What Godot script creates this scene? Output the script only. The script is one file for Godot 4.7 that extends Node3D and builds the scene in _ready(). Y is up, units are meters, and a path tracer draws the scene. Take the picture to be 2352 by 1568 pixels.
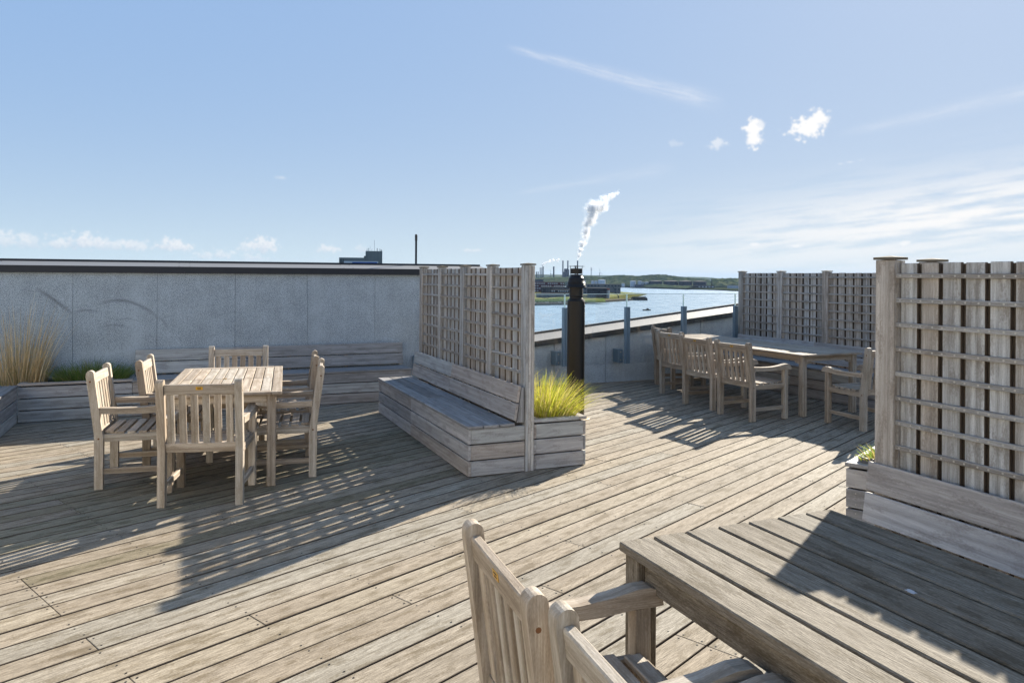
extends Node3D
# A roof terrace above a fjord. x runs along the parapet wall, -z away from the viewer; y = 0 is the top of the deck, metres.

const WATER := -35.0
const DECK_TURN := 24.6
const PITCH := 0.157
const WALL_Z := -9.93
const TL := 2.4     # metres of wood that one texture holds along the grain
const TW := 0.6     # and across it

var M := {}
var cache := {}
var taken := {}
var rng := RandomNumberGenerator.new()
var sun_dir := Vector3.ZERO

func _ready() -> void:
	rng.seed = 4711
	setup_view()
	print("view")
	make_materials()
	print("materials")
	build_setting()
	print("setting")
	build_fill_walls()
	build_deck()
	build_parapet()
	print("deck, parapet")
	build_terrace()
	print("terrace")
	build_furniture()
	build_plants()
	print("furniture, plants")
	build_far_shore()
	print("far shore")

# ---------------------------------------------------------------- camera, sky, sun

func setup_view() -> void:
	var cam := Camera3D.new()
	cam.name = "camera"
	cam.projection = Camera3D.PROJECTION_FRUSTUM
	cam.near = 0.05
	cam.far = 30000.0
	cam.size = 0.05 * 1568.0 / 1727.0
	cam.frustum_offset = Vector2(0.0, -0.05 * (784.0 - 634.2) / 1727.0)
	cam.position = Vector3(0, 1.6, 0)
	cam.rotation = Vector3(0, deg_to_rad(-23.3), 0)
	cam.rotate_object_local(Vector3(0, 0, 1), 0.0067)
	add_child(cam)
	cam.current = true

	var el := deg_to_rad(28.4)
	var az := deg_to_rad(57.7)
	sun_dir = Vector3(sin(az) * cos(el), sin(el), -cos(az) * cos(el))
	var sun := DirectionalLight3D.new()
	sun.name = "sun"
	sun.light_energy = 1.6
	sun.light_color = Color(1.0, 0.965, 0.90)
	sun.light_angular_distance = 0.5
	sun.shadow_enabled = true
	add_child(sun)
	sun.look_at_from_position(sun_dir * 50.0, Vector3.ZERO, Vector3.UP)

	var env := Environment.new()
	env.background_mode = Environment.BG_SKY
	env.sky = Sky.new()
	env.sky.sky_material = sky_material()
	env.sky_rotation = Vector3(0, PI, 0)   # puts the seam of the panorama behind the viewer
	env.tonemap_mode = Environment.TONE_MAPPER_LINEAR
	env.tonemap_exposure = 2.45
	env.sdfgi_enabled = true
	env.ssao_enabled = true
	env.ssil_enabled = true
	env.fog_enabled = true
	env.fog_density = 0.000030
	env.fog_light_color = Color(0.72, 0.84, 1.0)
	var we := WorldEnvironment.new()
	we.name = "environment"
	we.environment = env
	add_child(we)

func sky_color(lon: float, lat: float) -> Color:
	# lon, lat in radians; linear radiance of clear air, paler towards the horizon and round the sun
	var d := Vector3(sin(lon) * cos(lat), sin(lat), -cos(lon) * cos(lat))
	var up := maxf(d.y, 0.0)
	var near := clampf(d.dot(sun_dir), -1.0, 1.0)
	var gam := acos(near)
	var h := exp(-up * 8.3)
	var c := Color(0.100, 0.178, 0.312).lerp(Color(0.260, 0.325, 0.350), h)
	var deep := clampf((up - 0.30) / 0.7, 0.0, 1.0)
	c = c.lerp(Color(0.092, 0.165, 0.300), deep)
	var glow := exp(-gam / 0.53)
	var white := Color(0.41, 0.405, 0.405)
	c = c.lerp(white, clampf(glow * 0.42 + 0.5 * h * exp(-gam / 0.6), 0.0, 1.0))
	return c

func sky_material() -> PanoramaSkyMaterial:
	var w := 4096
	var hh := 2048
	var lw := 512
	var lh := 256
	var low := Image.create(lw, lh, false, Image.FORMAT_RGBF)
	for y in lh:
		var lat := PI * (0.5 - (y + 0.5) / lh)
		for x in lw:
			var lon := TAU * ((x + 0.5) / lw - 0.5)
			low.set_pixel(x, y, sky_color(lon, lat))
	low.resize(w, hh, Image.INTERPOLATE_CUBIC)
	for y in range(hh / 2, hh):   # below the horizon the ground takes over; one even tone
		pass
	var n := FastNoiseLite.new()
	n.seed = 9
	n.noise_type = FastNoiseLite.TYPE_SIMPLEX_SMOOTH
	n.frequency = 1.0
	n.fractal_octaves = 5
	n.fractal_gain = 0.55
	# cumulus: lon, lat of the centre, half width and half height in degrees, strength
	var lumps := [
		[-11.0, 1.95, 1.5, 0.55, 0.7], [-9.3, 1.9, 0.8, 0.5, 0.55], [-7.95, 1.85, 0.75, 0.42, 0.85], [-6.5, 2.0, 0.95, 0.6, 1.0], [-5.45, 1.85, 0.5, 0.45, 0.8],
		[-4.6, 1.8, 0.9, 0.42, 0.75], [-3.3, 1.78, 0.9, 0.42, 0.75], [-1.0, 1.85, 1.2, 0.5, 1.0], [4.9, 1.95, 1.15, 0.62, 1.0], [3.7, 1.75, 0.8, 0.45, 0.55],
		[0.9, 1.2, 0.9, 0.3, 0.6], [2.2, 1.25, 0.7, 0.38, 0.65], [4.2, 1.1, 0.8, 0.3, 0.5], [9.4, 1.75, 0.9, 0.32, 0.8], [11.9, 1.85, 0.5, 0.3, 0.45], [6.0, 7.05, 0.6, 0.16, 0.35], [20.1, 1.95, 0.9, 0.2, 0.5],
		[40.95, 10.4, 0.75, 1.25, 1.25], [41.4, 11.0, 0.65, 0.45, 0.7], [44.6, 10.6, 1.35, 0.85, 1.5], [45.4, 11.3, 0.75, 0.7, 1.2], [38.45, 9.75, 0.8, 0.42, 0.5], [35.4, 9.9, 0.7, 0.3, 0.2],
		[41.15, 2.5, 0.45, 0.12, 0.7], [43.85, 2.35, 0.5, 0.14, 0.7], [50.8, 2.45, 0.5, 0.16, 0.7], [15.5, 16.5, 0.01, 0.01, 0.0]]
	for l in lumps:
		var low_left: bool = l[0] < 12.0 and l[1] < 3.0
		cumulus(low, n, l[0], l[1] + (0.12 if low_left else 0.0), l[2] * (1.15 if low_left else 1.0), l[3] * (1.35 if low_left else 1.0), l[4] * (0.8 if low_left else 1.0))
	# thin ice cloud: a drawn-out streak and the veils low on the sun's side; lon/lat of both ends, half width, strength
	streak(low, n, 22.3, 17.1, 39.5, 12.5, 0.75, 0.30, 1.0)
	streak(low, n, 46.0, 9.9, 75.0, 14.2, 0.95, 0.20, 0.7)
	streak(low, n, 46.5, 7.94, 48.35, 8.2, 0.035, 0.6, 0.2)
	streak(low, n, 23.0, 6.2, 36.0, 8.3, 0.6, 0.12, 0.8)
	veil(low, n, 24.0, 110.0)
	var img := low
	img.convert(Image.FORMAT_RGBAH)
	var m := PanoramaSkyMaterial.new()
	m.panorama = ImageTexture.create_from_image(img)
	m.energy_multiplier = 1.0
	return m

func px_lon(lon: float) -> float:
	return (lon / 360.0 + 0.5) * 4096.0

func px_lat(lat: float) -> float:
	return (0.5 - lat / 180.0) * 2048.0

func over(img: Image, x: int, y: int, c: Color, a: float) -> void:
	var xx := posmod(x, 4096)
	img.set_pixel(xx, y, img.get_pixel(xx, y).lerp(c * 0.42, clampf(a, 0.0, 1.0)))

func cumulus(img: Image, n: FastNoiseLite, lon: float, lat: float, hw: float, hh: float, k: float) -> void:
	var white := Color(1.0, 0.99, 0.98) if lon > 30.0 else Color(0.93, 0.93, 0.94)
	var shade := Color(0.97, 0.97, 0.98) if lon > 30.0 else Color(0.60, 0.68, 0.78)
	for y in range(int(px_lat(lat + hh * 2.2)), int(px_lat(lat - hh * 2.2)) + 1):
		for x in range(int(px_lon(lon - hw * 2.2)), int(px_lon(lon + hw * 2.2)) + 1):
			var lo := (x / 4096.0 - 0.5) * 360.0
			var la := (0.5 - y / 2048.0) * 180.0
			var dx := (lo - lon) / hw
			var dy := (la - lat) / hh
			if dy < 0.0 and lon < 30.0:
				dy *= 1.55
			var q := n.get_noise_3d(lo * 1.5, la * 1.9, lon)
			var q2 := n.get_noise_3d(lo * 4.5, la * 5.0, lon + 7.0)
			var f := 1.0 - sqrt(dx * dx + dy * dy) + q * 0.85 + q2 * 0.35
			var a := smoothstep(0.05, 0.55, f) * k
			if a > 0.004:
				var lit := clampf(0.62 + dy * 0.55 + dx * 0.2 + q2 * 0.7, 0.0, 1.0)
				over(img, x, y, shade.lerp(white, lit), a)

func streak(img: Image, n: FastNoiseLite, lon0: float, lat0: float, lon1: float, lat1: float, hw: float, k: float, fray: float) -> void:
	for x in range(int(px_lon(lon0)), int(px_lon(lon1)) + 1):
		var t := (x - px_lon(lon0)) / (px_lon(lon1) - px_lon(lon0))
		var mid := lerpf(lat0, lat1, t) + sin(t * 4.0) * 0.10 * fray
		var wide := hw * (0.35 + 0.9 * t) if fray > 0.5 else hw
		for y in range(int(px_lat(mid + wide * 2.0)), int(px_lat(mid - wide * 2.0)) + 1):
			var la := (0.5 - y / 2048.0) * 180.0
			var lo := (x / 4096.0 - 0.5) * 360.0
			var d := (la - mid) / wide
			var along := lo * (lat1 - lat0) / (lon1 - lon0)
			var q := n.get_noise_3d(lo * 0.35, (la - along) * 5.0, lat0) * fray
			var a := exp(-d * d * 2.2) * (0.75 + q * 1.3) * k * smoothstep(0.0, 0.12, t) * smoothstep(1.0, 0.82, t)
			if a > 0.003:
				over(img, x, y, Color(0.96, 0.96, 0.98), a)

func veil(img: Image, n: FastNoiseLite, lon0: float, lon1: float) -> void:
	for x in range(int(px_lon(lon0)), int(px_lon(lon1)) + 1):
		var lo := (x / 4096.0 - 0.5) * 360.0
		var s := smoothstep(lon0, 56.0, lo) * (1.0 - smoothstep(70.0, lon1, lo))
		for y in range(int(px_lat(11.0)), int(px_lat(0.3)) + 1):
			var la := (0.5 - y / 2048.0) * 180.0
			var rise := (lo - 45.0) * 0.10
			var q := n.get_noise_2d(lo * 0.09 + 3.0, (la - rise) * 0.95)
			var q2 := n.get_noise_2d(lo * 0.22 + 40.0, (la - rise) * 3.2)
			var body := exp(-pow((la - rise - 3.2) / 2.6, 2.0))
			var a := s * body * clampf(0.72 + q * 1.5 + q2 * 0.55, 0.0, 1.0)
			if a > 0.003:
				over(img, x, y, Color(0.985, 0.97, 0.955), a * 0.95)

# ---------------------------------------------------------------- textures and materials

func grain(w: int, h: int, stretch: int, freq: float, sd: int, oct: int) -> PackedByteArray:
	var n := FastNoiseLite.new()
	n.seed = sd
	n.noise_type = FastNoiseLite.TYPE_SIMPLEX_SMOOTH
	n.frequency = freq
	n.fractal_octaves = oct
	var img: Image = n.get_seamless_image(w / stretch, h, false, false, 0.15)
	img.convert(Image.FORMAT_L8)
	if stretch > 1:
		img.resize(w, h, Image.INTERPOLATE_CUBIC)
	return img.get_data()

func wood(sd: int, dark: Color, light: Color, stain: Color, fibre: float, band: float, figure: float, blot: float) -> Array:
	var w := 1024
	var h := 512
	var a := grain(w, h, 8, 0.22, sd, 3)
	var b := grain(w, h, 2, 0.45, sd + 1, 2)
	var c := grain(w, h, 32, 0.030, sd + 2, 2)
	var f := grain(w, h, 16, 0.012, sd + 3, 2)
	var s := grain(w, h, 2, 0.016, sd + 4, 4)
	var p := grain(w, h, 1, 0.11, sd + 5, 3)
	var col := PackedByteArray()
	var hgt := PackedByteArray()
	col.resize(w * h * 3)
	hgt.resize(w * h)
	var lut := PackedFloat32Array()
	for i in 512:
		lut.append(sin(TAU * i / 512.0))
	for y in h:
		for x in w:
			var i := y * w + x
			var fa := a[i] / 255.0 - 0.5
			var fb := b[i] / 255.0 - 0.5
			var ring: float = lut[int((y * 9.0 / h + f[i] / 255.0 * 7.0) * 512.0) & 511]
			var t := 0.5 + fa * fibre + fb * fibre * 0.7 + (c[i] / 255.0 - 0.5) * band + ring * figure
			t = clampf(t, 0.0, 1.0)
			var k := clampf((s[i] / 255.0 - 0.56) * 3.6 + (p[i] / 255.0 - 0.5) * 1.5 + fa * 0.9, 0.0, 1.0) * blot
			var r := lerpf(lerpf(dark.r, light.r, t), stain.r, k)
			var g := lerpf(lerpf(dark.g, light.g, t), stain.g, k)
			var bl := lerpf(lerpf(dark.b, light.b, t), stain.b, k)
			col[i * 3] = int(r * 255.0)
			col[i * 3 + 1] = int(g * 255.0)
			col[i * 3 + 2] = int(bl * 255.0)
			hgt[i] = int(clampf(0.55 + fa * 0.9 + fb * 0.8 + ring * figure * 0.5, 0.0, 1.0) * 255.0)
	return [ImageTexture.create_from_image(Image.create_from_data(w, h, false, Image.FORMAT_RGB8, col)), ImageTexture.create_from_image(Image.create_from_data(w, h, false, Image.FORMAT_L8, hgt))]

func std(col: Color, rough := 0.8, metal := 0.0) -> StandardMaterial3D:
	var m := StandardMaterial3D.new()
	m.albedo_color = col
	m.roughness = rough
	m.metallic = metal
	return m

func wood_set(called: String, tex: Array, tints: Array, relief: float, rough := 0.82) -> void:
	var out := []
	for t in tints:
		var m := std(t, rough)
		m.albedo_texture = tex[0]
		m.heightmap_enabled = true
		m.heightmap_texture = tex[1]
		m.heightmap_scale = relief
		m.metallic_specular = 0.35
		out.append(m)
	M[called] = out

func tone(g: float, warm := 0.0) -> Color:
	return Color(minf(g * (1.0 + warm), 1.0), g, minf(g * (1.0 - warm), 1.0))

func pick(called: String) -> Material:
	var a: Array = M[called]
	return a[rng.randi() % a.size()]

func make_materials() -> void:
	var deck := wood(11, Color(0.355, 0.32, 0.27), Color(0.765, 0.725, 0.66), Color(0.34, 0.295, 0.22), 0.72, 0.24, 0.04, 0.52)
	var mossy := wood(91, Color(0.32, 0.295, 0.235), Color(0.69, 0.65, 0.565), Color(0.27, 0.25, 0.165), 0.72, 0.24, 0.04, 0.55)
	var smooth := wood(31, Color(0.53, 0.515, 0.505), Color(0.785, 0.77, 0.76), Color(0.48, 0.455, 0.44), 0.34, 0.60, 0.08, 0.45)
	var teak := wood(51, Color(0.555, 0.50, 0.435), Color(0.83, 0.785, 0.725), Color(0.52, 0.455, 0.375), 0.55, 0.7, 0.08, 0.4)
	var screen := wood(71, Color(0.53, 0.505, 0.475), Color(0.865, 0.845, 0.82), Color(0.49, 0.45, 0.41), 0.50, 0.75, 0.05, 0.5)
	wood_set("deck", deck, [tone(1.0), tone(0.97, 0.015), tone(0.94, 0.02), tone(0.98, -0.015), tone(0.96, 0.01), tone(0.99, 0.02), tone(0.92, 0.01)], 0.12)
	var edge := std(Color(0.34, 0.295, 0.25), 0.95)
	edge.heightmap_enabled = true
	edge.heightmap_texture = deck[1]
	edge.heightmap_scale = 0.1
	M.deck_edge = edge
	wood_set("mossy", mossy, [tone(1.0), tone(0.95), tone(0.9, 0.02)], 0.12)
	wood_set("box", smooth, [tone(1.0), tone(0.92, 0.02), tone(0.86, -0.01), tone(0.95, 0.04), tone(1.0, -0.02)], 0.05, 0.62)
	wood_set("seat", smooth, [tone(0.80, -0.01), tone(0.74), tone(0.86, -0.01)], 0.10, 0.6)
	wood_set("teak", teak, [tone(1.0), tone(0.95, 0.02), tone(0.90, 0.01), tone(0.97, -0.01), tone(0.86, 0.02)], 0.06, 0.7)
	wood_set("old_teak", teak, [tone(0.86, 0.01), tone(0.82, 0.02), tone(0.91, 0.01), tone(0.88, -0.01), tone(0.77, 0.02)], 0.07, 0.7)
	wood_set("screen", screen, [tone(1.0), tone(0.92, 0.02), tone(0.85), tone(0.96, -0.02), tone(0.90, 0.03)], 0.10)
	wood_set("batten", screen, [tone(0.88, -0.01), tone(0.82, 0.01)], 0.06)
	wood_set("plank_table", deck, [tone(0.80, -0.01), tone(0.74, 0.01), tone(0.84), tone(0.77, 0.01)], 0.12)
	M.cap = std(Color(0.36, 0.33, 0.28), 0.85)
	M.under = std(Color(0.30, 0.29, 0.28), 0.95)
	M.gap_blocker = std(Color(0.42, 0.37, 0.31), 0.95)
	M.screw = std(Color(0.70, 0.68, 0.64), 0.35, 0.8)
	M.nail = std(Color(0.10, 0.08, 0.07), 0.7)
	M.plug = std(Color(0.42, 0.27, 0.15), 0.7)
	M.brass = std(Color(0.80, 0.62, 0.22), 0.35, 0.6)
	M.brass_print = std(Color(0.16, 0.11, 0.05), 0.6)
	M.fascia = std(Color(0.13, 0.14, 0.17), 0.55, 0.2)
	M.sheet = std(Color(0.50, 0.495, 0.49), 0.5, 0.35)
	M.steel = std(Color(0.45, 0.53, 0.59), 0.42, 0.4)
	M.flue = std(Color(0.085, 0.075, 0.070), 0.38, 0.35)
	M.plastic = std(Color(0.12, 0.12, 0.12), 0.4)
	M.tub = std(Color(0.34, 0.34, 0.35), 0.35)  # black plastic lightened: sun on the rim is put into the colour
	M.flange = std(Color(0.62, 0.56, 0.45), 0.6, 0.3)
	M.litter = std(Color(0.72, 0.66, 0.55), 0.9)
	M.glass = std(Color(0.30, 0.40, 0.36, 0.03), 0.02)
	M.glass.transparency = BaseMaterial3D.TRANSPARENCY_ALPHA
	M.edge_highlight = std(Color(0.80, 0.88, 0.87), 0.15)  # bright tone paints the highlight along the glass edges
	M.steam = std(Color(0.97, 0.97, 0.98), 1.0)
	M.steam.backlight_enabled = true
	M.steam.backlight = Color(1, 1, 1)
	M.steam.cull_mode = BaseMaterial3D.CULL_DISABLED
	M.soil = std(Color(0.16, 0.12, 0.09), 1.0)
	var soil_noise := NoiseTexture2D.new()
	soil_noise.noise = FastNoiseLite.new()
	soil_noise.noise.frequency = 0.08
	soil_noise.seamless = true
	M.soil.heightmap_enabled = true
	M.soil.heightmap_texture = soil_noise
	M.soil.heightmap_scale = 1.5
	make_concrete()
	var leaf := std(Color.WHITE, 0.55)
	leaf.vertex_color_use_as_albedo = true
	leaf.backlight_enabled = true
	leaf.backlight = Color(0.9, 0.9, 0.9)
	leaf.cull_mode = BaseMaterial3D.CULL_DISABLED
	M.blade = leaf
	var tint := std(Color.WHITE, 0.9)
	tint.vertex_color_use_as_albedo = true
	tint.metallic_specular = 0.0
	M.vertex = tint
	var wn := NoiseTexture2D.new()
	wn.width = 512
	wn.height = 512
	wn.seamless = true
	wn.as_normal_map = true
	wn.bump_strength = 6.0
	wn.noise = FastNoiseLite.new()
	wn.noise.seed = 5
	wn.noise.frequency = 0.03
	wn.noise.fractal_octaves = 4
	var water := std(Color(0.46, 0.57, 0.64), 0.26)
	water.normal_enabled = true
	water.normal_texture = wn
	water.normal_scale = 0.035
	water.metallic_specular = 1.0
	water.uv1_triplanar = true
	water.uv1_world_triplanar = true
	water.uv1_scale = Vector3(0.012, 0.012, 0.004)
	var wr := NoiseTexture2D.new()
	wr.width = 512
	wr.height = 512
	wr.seamless = true
	wr.noise = FastNoiseLite.new()
	wr.noise.seed = 15
	wr.noise.frequency = 0.012
	wr.noise.fractal_octaves = 3
	var ramp := Gradient.new()
	ramp.set_color(0, Color(0.35, 0.35, 0.35))
	ramp.set_color(1, Color(1, 1, 1))
	wr.color_ramp = ramp
	water.roughness = 0.42
	water.roughness_texture = wr
	M.water = water
	for p in [["far_white", Color(0.66, 0.67, 0.69)], ["far_dark", Color(0.16, 0.18, 0.21)], ["far_roof", Color(0.40, 0.39, 0.37)], ["brick", Color(0.30, 0.13, 0.115)], ["brown", Color(0.17, 0.145, 0.13)], ["black", Color(0.10, 0.10, 0.11)], ["slate", Color(0.24, 0.27, 0.31)], ["grey", Color(0.38, 0.39, 0.40)], ["pane", Color(0.75, 0.76, 0.76)], ["stack", Color(0.20, 0.22, 0.24)], ["tower", Color(0.40, 0.41, 0.40)], ["blue_panel", Color(0.16, 0.28, 0.50)], ["red_roof", Color(0.42, 0.26, 0.21)], ["quay", Color(0.28, 0.26, 0.23)], ["render", Color(0.90, 0.89, 0.86)], ["sand", Color(0.34, 0.31, 0.26)]]:
		M[p[0]] = std(p[1], 0.9)
		M[p[0]].metallic_specular = 0.1

func make_concrete() -> void:
	# grey cast panels with dark stone chips; the second one also carries the black arcs that swinging grass has rubbed on the wall
	var w := 1024
	var h := 640
	var a := grain(w, h, 1, 0.21, 101, 2)
	var b := grain(w, h, 1, 0.42, 102, 1)
	var c := grain(w, h, 1, 0.008, 103, 3)
	var d := grain(w, h, 1, 0.05, 104, 3)
	var drip := grain(h, w, 16, 0.035, 105, 4)   # runs along rows; read sideways, so that it streaks down the wall
	var plain := PackedByteArray()
	plain.resize(w * h * 3)
	var rub := PackedByteArray()
	rub.resize(w * h * 3)
	var bump := PackedByteArray()
	bump.resize(w * h)
	# arcs in metres on the wall: [x0, y0, x1, y1, x2, y2, half width, strength] through three points
	var arcs := [[-1.57, 1.42, -1.40, 1.29, -1.24, 1.15, 0.035, 0.75], [-1.50, 1.33, -1.42, 1.25, -1.36, 1.17, 0.025, 0.3], [-1.21, 1.15, -1.10, 1.175, -0.95, 1.155, 0.025, 0.5], [-0.95, 1.24, -0.66, 1.275, -0.34, 1.09, 0.030, 0.65], [-0.34, 1.09, -0.27, 1.03, -0.22, 0.94, 0.02, 0.35], [-0.92, 0.975, -0.78, 1.0, -0.64, 0.96, 0.018, 0.4], [-0.8, 1.05, -0.65, 1.07, -0.5, 1.02, 0.016, 0.28], [-1.2, 1.21, -1.08, 1.225, -0.95, 1.22, 0.016, 0.2]]
	var mask := PackedFloat32Array()
	mask.resize(w * h)
	for arc in arcs:
		for k in 260:
			var t := k / 259.0
			var px: float = (1 - t) * (1 - t) * arc[0] + 2 * t * (1 - t) * (2.0 * arc[2] - 0.5 * (arc[0] + arc[4])) + t * t * arc[4]
			var py: float = (1 - t) * (1 - t) * arc[1] + 2 * t * (1 - t) * (2.0 * arc[3] - 0.5 * (arc[1] + arc[5])) + t * t * arc[5]
			var cx := (px + 2.10) / 2.66 * w
			var cy := (1.62 - py) / 1.66 * h
			var rx: float = arc[6] / 2.66 * w
			for yy in range(int(cy - rx), int(cy + rx) + 1):
				for xx in range(int(cx - rx), int(cx + rx) + 1):
					if xx >= 0 and yy >= 0 and xx < w and yy < h:
						var q := Vector2(xx - cx, yy - cy).length() / rx
						var v: float = arc[7] * sin(PI * (0.08 + 0.84 * t)) * exp(-q * q * 3.0)
						mask[yy * w + xx] = maxf(mask[yy * w + xx], v)
	for y in h:
		for x in w:
			var i := y * w + x
			var chip := clampf((a[i] / 255.0 - 0.60) * 9.0, 0.0, 1.0) * 0.22 + clampf((b[i] / 255.0 - 0.60) * 6.0, 0.0, 1.0) * 0.18
			var pale := clampf((0.36 - a[i] / 255.0) * 6.0, 0.0, 1.0) * 0.10
			var g := 0.76 + (c[i] / 255.0 - 0.5) * 0.08 + (d[i] / 255.0 - 0.5) * 0.07 + (drip[x * h + y] / 255.0 - 0.5) * 0.035 + pale - chip
			g = clampf(g, 0.2, 0.85)
			plain[i * 3] = int(g * 0.985 * 255.0)
			plain[i * 3 + 1] = int(g * 255.0)
			plain[i * 3 + 2] = int(g * 1.0 * 255.0)
			var k := clampf(mask[i] * 0.5 * (0.55 + d[i] / 255.0 * 0.9), 0.0, 0.8)
			var g2 := lerpf(g, 0.26, k)
			rub[i * 3] = int(g2 * 0.985 * 255.0)
			rub[i * 3 + 1] = int(g2 * 255.0)
			rub[i * 3 + 2] = int(g2 * 255.0)
			bump[i] = int(clampf(0.8 - chip, 0.0, 1.0) * 255.0)
	var bt := ImageTexture.create_from_image(Image.create_from_data(w, h, false, Image.FORMAT_L8, bump))
	for p in [["concrete", plain], ["concrete_rubbed", rub]]:
		var m := std(Color(0.90, 0.935, 0.97), 0.85)
		m.albedo_texture = ImageTexture.create_from_image(Image.create_from_data(w, h, false, Image.FORMAT_RGB8, p[1]))
		m.heightmap_enabled = true
		m.heightmap_texture = bt
		m.heightmap_scale = 0.04
		M[p[0]] = m

# ---------------------------------------------------------------- nodes

func called(parent: Node, base: String) -> String:
	var key := str(parent.get_instance_id()) + base
	var n: int = taken.get(key, 0)
	taken[key] = n + 1
	return base if n == 0 else "%s_%03d" % [base, n]

func put(parent: Node, base: String, mesh: Mesh, mat: Material, at := Vector3.ZERO, basis := Basis()) -> MeshInstance3D:
	var o := MeshInstance3D.new()
	o.name = called(parent, base)
	o.mesh = mesh
	if mat:
		o.material_override = mat
	o.transform = Transform3D(basis, at)
	parent.add_child(o, true)
	return o

func tag(o: Node, label: String, category: String, group := "") -> Node:
	o.set_meta("label", label)
	o.set_meta("category", category)
	if group != "":
		o.set_meta("group", group)
	return o

func thing(base: String, label: String, category: String, at := Vector3.ZERO, turn := 0.0, group := "") -> Node3D:
	var o := Node3D.new()
	o.name = called(self, base)
	add_child(o, true)
	o.position = at
	o.rotation.y = deg_to_rad(turn)
	tag(o, label, category, group)
	return o

func structure(base: String) -> Node3D:
	var o := Node3D.new()
	o.name = called(self, base)
	add_child(o, true)
	o.set_meta("kind", "structure")
	return o

func copy(o: Node3D, label: String, at: Vector3, turn: float) -> Node3D:
	var base := String(o.name).rstrip("0123456789").trim_suffix("_")
	var c: Node3D = o.duplicate()
	c.name = called(self, base)
	add_child(c, true)
	c.position = at
	c.rotation.y = deg_to_rad(turn)
	c.set_meta("label", label)
	if base == "garden_armchair":   # no two chairs weathered alike
		var kind: String = o.get_meta("wood")
		for p in c.get_children():
			if p is MeshInstance3D:
				p.material_override = pick(kind)
	return c

# ---------------------------------------------------------------- shapes

func commit(v: PackedVector3Array, n: PackedVector3Array, uv: PackedVector2Array, col := PackedColorArray()) -> ArrayMesh:
	var arr := []
	arr.resize(Mesh.ARRAY_MAX)
	arr[Mesh.ARRAY_VERTEX] = v
	arr[Mesh.ARRAY_NORMAL] = n
	arr[Mesh.ARRAY_TEX_UV] = uv
	if col.size() > 0:
		arr[Mesh.ARRAY_COLOR] = col
	var m := ArrayMesh.new()
	m.add_surface_from_arrays(Mesh.PRIMITIVE_TRIANGLES, arr)
	return m

# one flat convex polygon with its outward normal; wood UVs run along the axis ax
func poly(v: PackedVector3Array, n: PackedVector3Array, uv: PackedVector2Array, pts: Array, out: Vector3, ax: int, uo: float, vo: float) -> void:
	var k := 0
	var best := -1.0
	for i in 3:
		if i != ax and absf(out[i]) > best:
			best = absf(out[i])
			k = i
	var side := 3 - ax - k
	var flip: bool = (pts[1] - pts[0]).cross(pts[2] - pts[0]).dot(out) > 0.0
	for i in range(1, pts.size() - 1):
		var tri := [pts[0], pts[i + 1], pts[i]] if flip else [pts[0], pts[i], pts[i + 1]]
		for p in tri:
			v.append(p)
			n.append(out)
			if absf(out[ax]) > 0.8:
				uv.append(Vector2(p[k] / TW + uo, p[side] / TW + vo))
			else:
				uv.append(Vector2(p[ax] / TL + uo, (p[side] + p[k] * 0.9) / TW + vo))

# a bar with chamfered edges, grain along the axis ax
func bar(sx: float, sy: float, sz: float, ax := 0, bev := 0.003, variants := 6) -> ArrayMesh:
	var pickn := rng.randi() % variants
	var key := "%d %d %d %d %d %d" % [roundi(sx * 2000), roundi(sy * 2000), roundi(sz * 2000), ax, roundi(bev * 10000), pickn]
	if cache.has(key):
		return cache[key]
	var r2 := RandomNumberGenerator.new()
	r2.seed = hash(key)
	var uo := r2.randf()
	var vo := r2.randf()
	var v := PackedVector3Array()
	var n := PackedVector3Array()
	var uv := PackedVector2Array()
	var h := Vector3(sx, sy, sz) * 0.5
	bev = minf(bev, minf(h.x, minf(h.y, h.z)) * 0.6)
	for i in 3:
		var j := (i + 1) % 3
		var k := (i + 2) % 3
		for s in [-1.0, 1.0]:
			var o := Vector3.ZERO
			o[i] = s
			var pts := []
			for q in [[-1.0, -1.0], [1.0, -1.0], [1.0, 1.0], [-1.0, 1.0]]:
				var p := Vector3.ZERO
				p[i] = s * h[i]
				p[j] = q[0] * (h[j] - bev)
				p[k] = q[1] * (h[k] - bev)
				pts.append(p)
			poly(v, n, uv, pts, o, ax, uo, vo)
			for t in [-1.0, 1.0]:   # edges between faces i and j
				var e := Vector3.ZERO
				e[i] = s
				e[j] = t
				var ep := []
				for q in [[0, -1.0], [1, -1.0], [1, 1.0], [0, 1.0]]:
					var p := Vector3.ZERO
					p[i] = s * (h[i] - (bev if q[0] == 1 else 0.0))
					p[j] = t * (h[j] - (bev if q[0] == 0 else 0.0))
					p[k] = q[1] * (h[k] - bev)
					ep.append(p)
				poly(v, n, uv, ep, e.normalized(), ax, uo, vo)
	for sx2 in [-1.0, 1.0]:
		for sy2 in [-1.0, 1.0]:
			for sz2 in [-1.0, 1.0]:
				var c := Vector3(sx2 * h.x, sy2 * h.y, sz2 * h.z)
				var pts := [c - Vector3(0, sy2, sz2) * bev, c - Vector3(sx2, 0, sz2) * bev, c - Vector3(sx2, sy2, 0) * bev]
				poly(v, n, uv, pts, Vector3(sx2, sy2, sz2).normalized(), ax, uo, vo)
	cache[key] = commit(v, n, uv)
	return cache[key]

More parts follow.
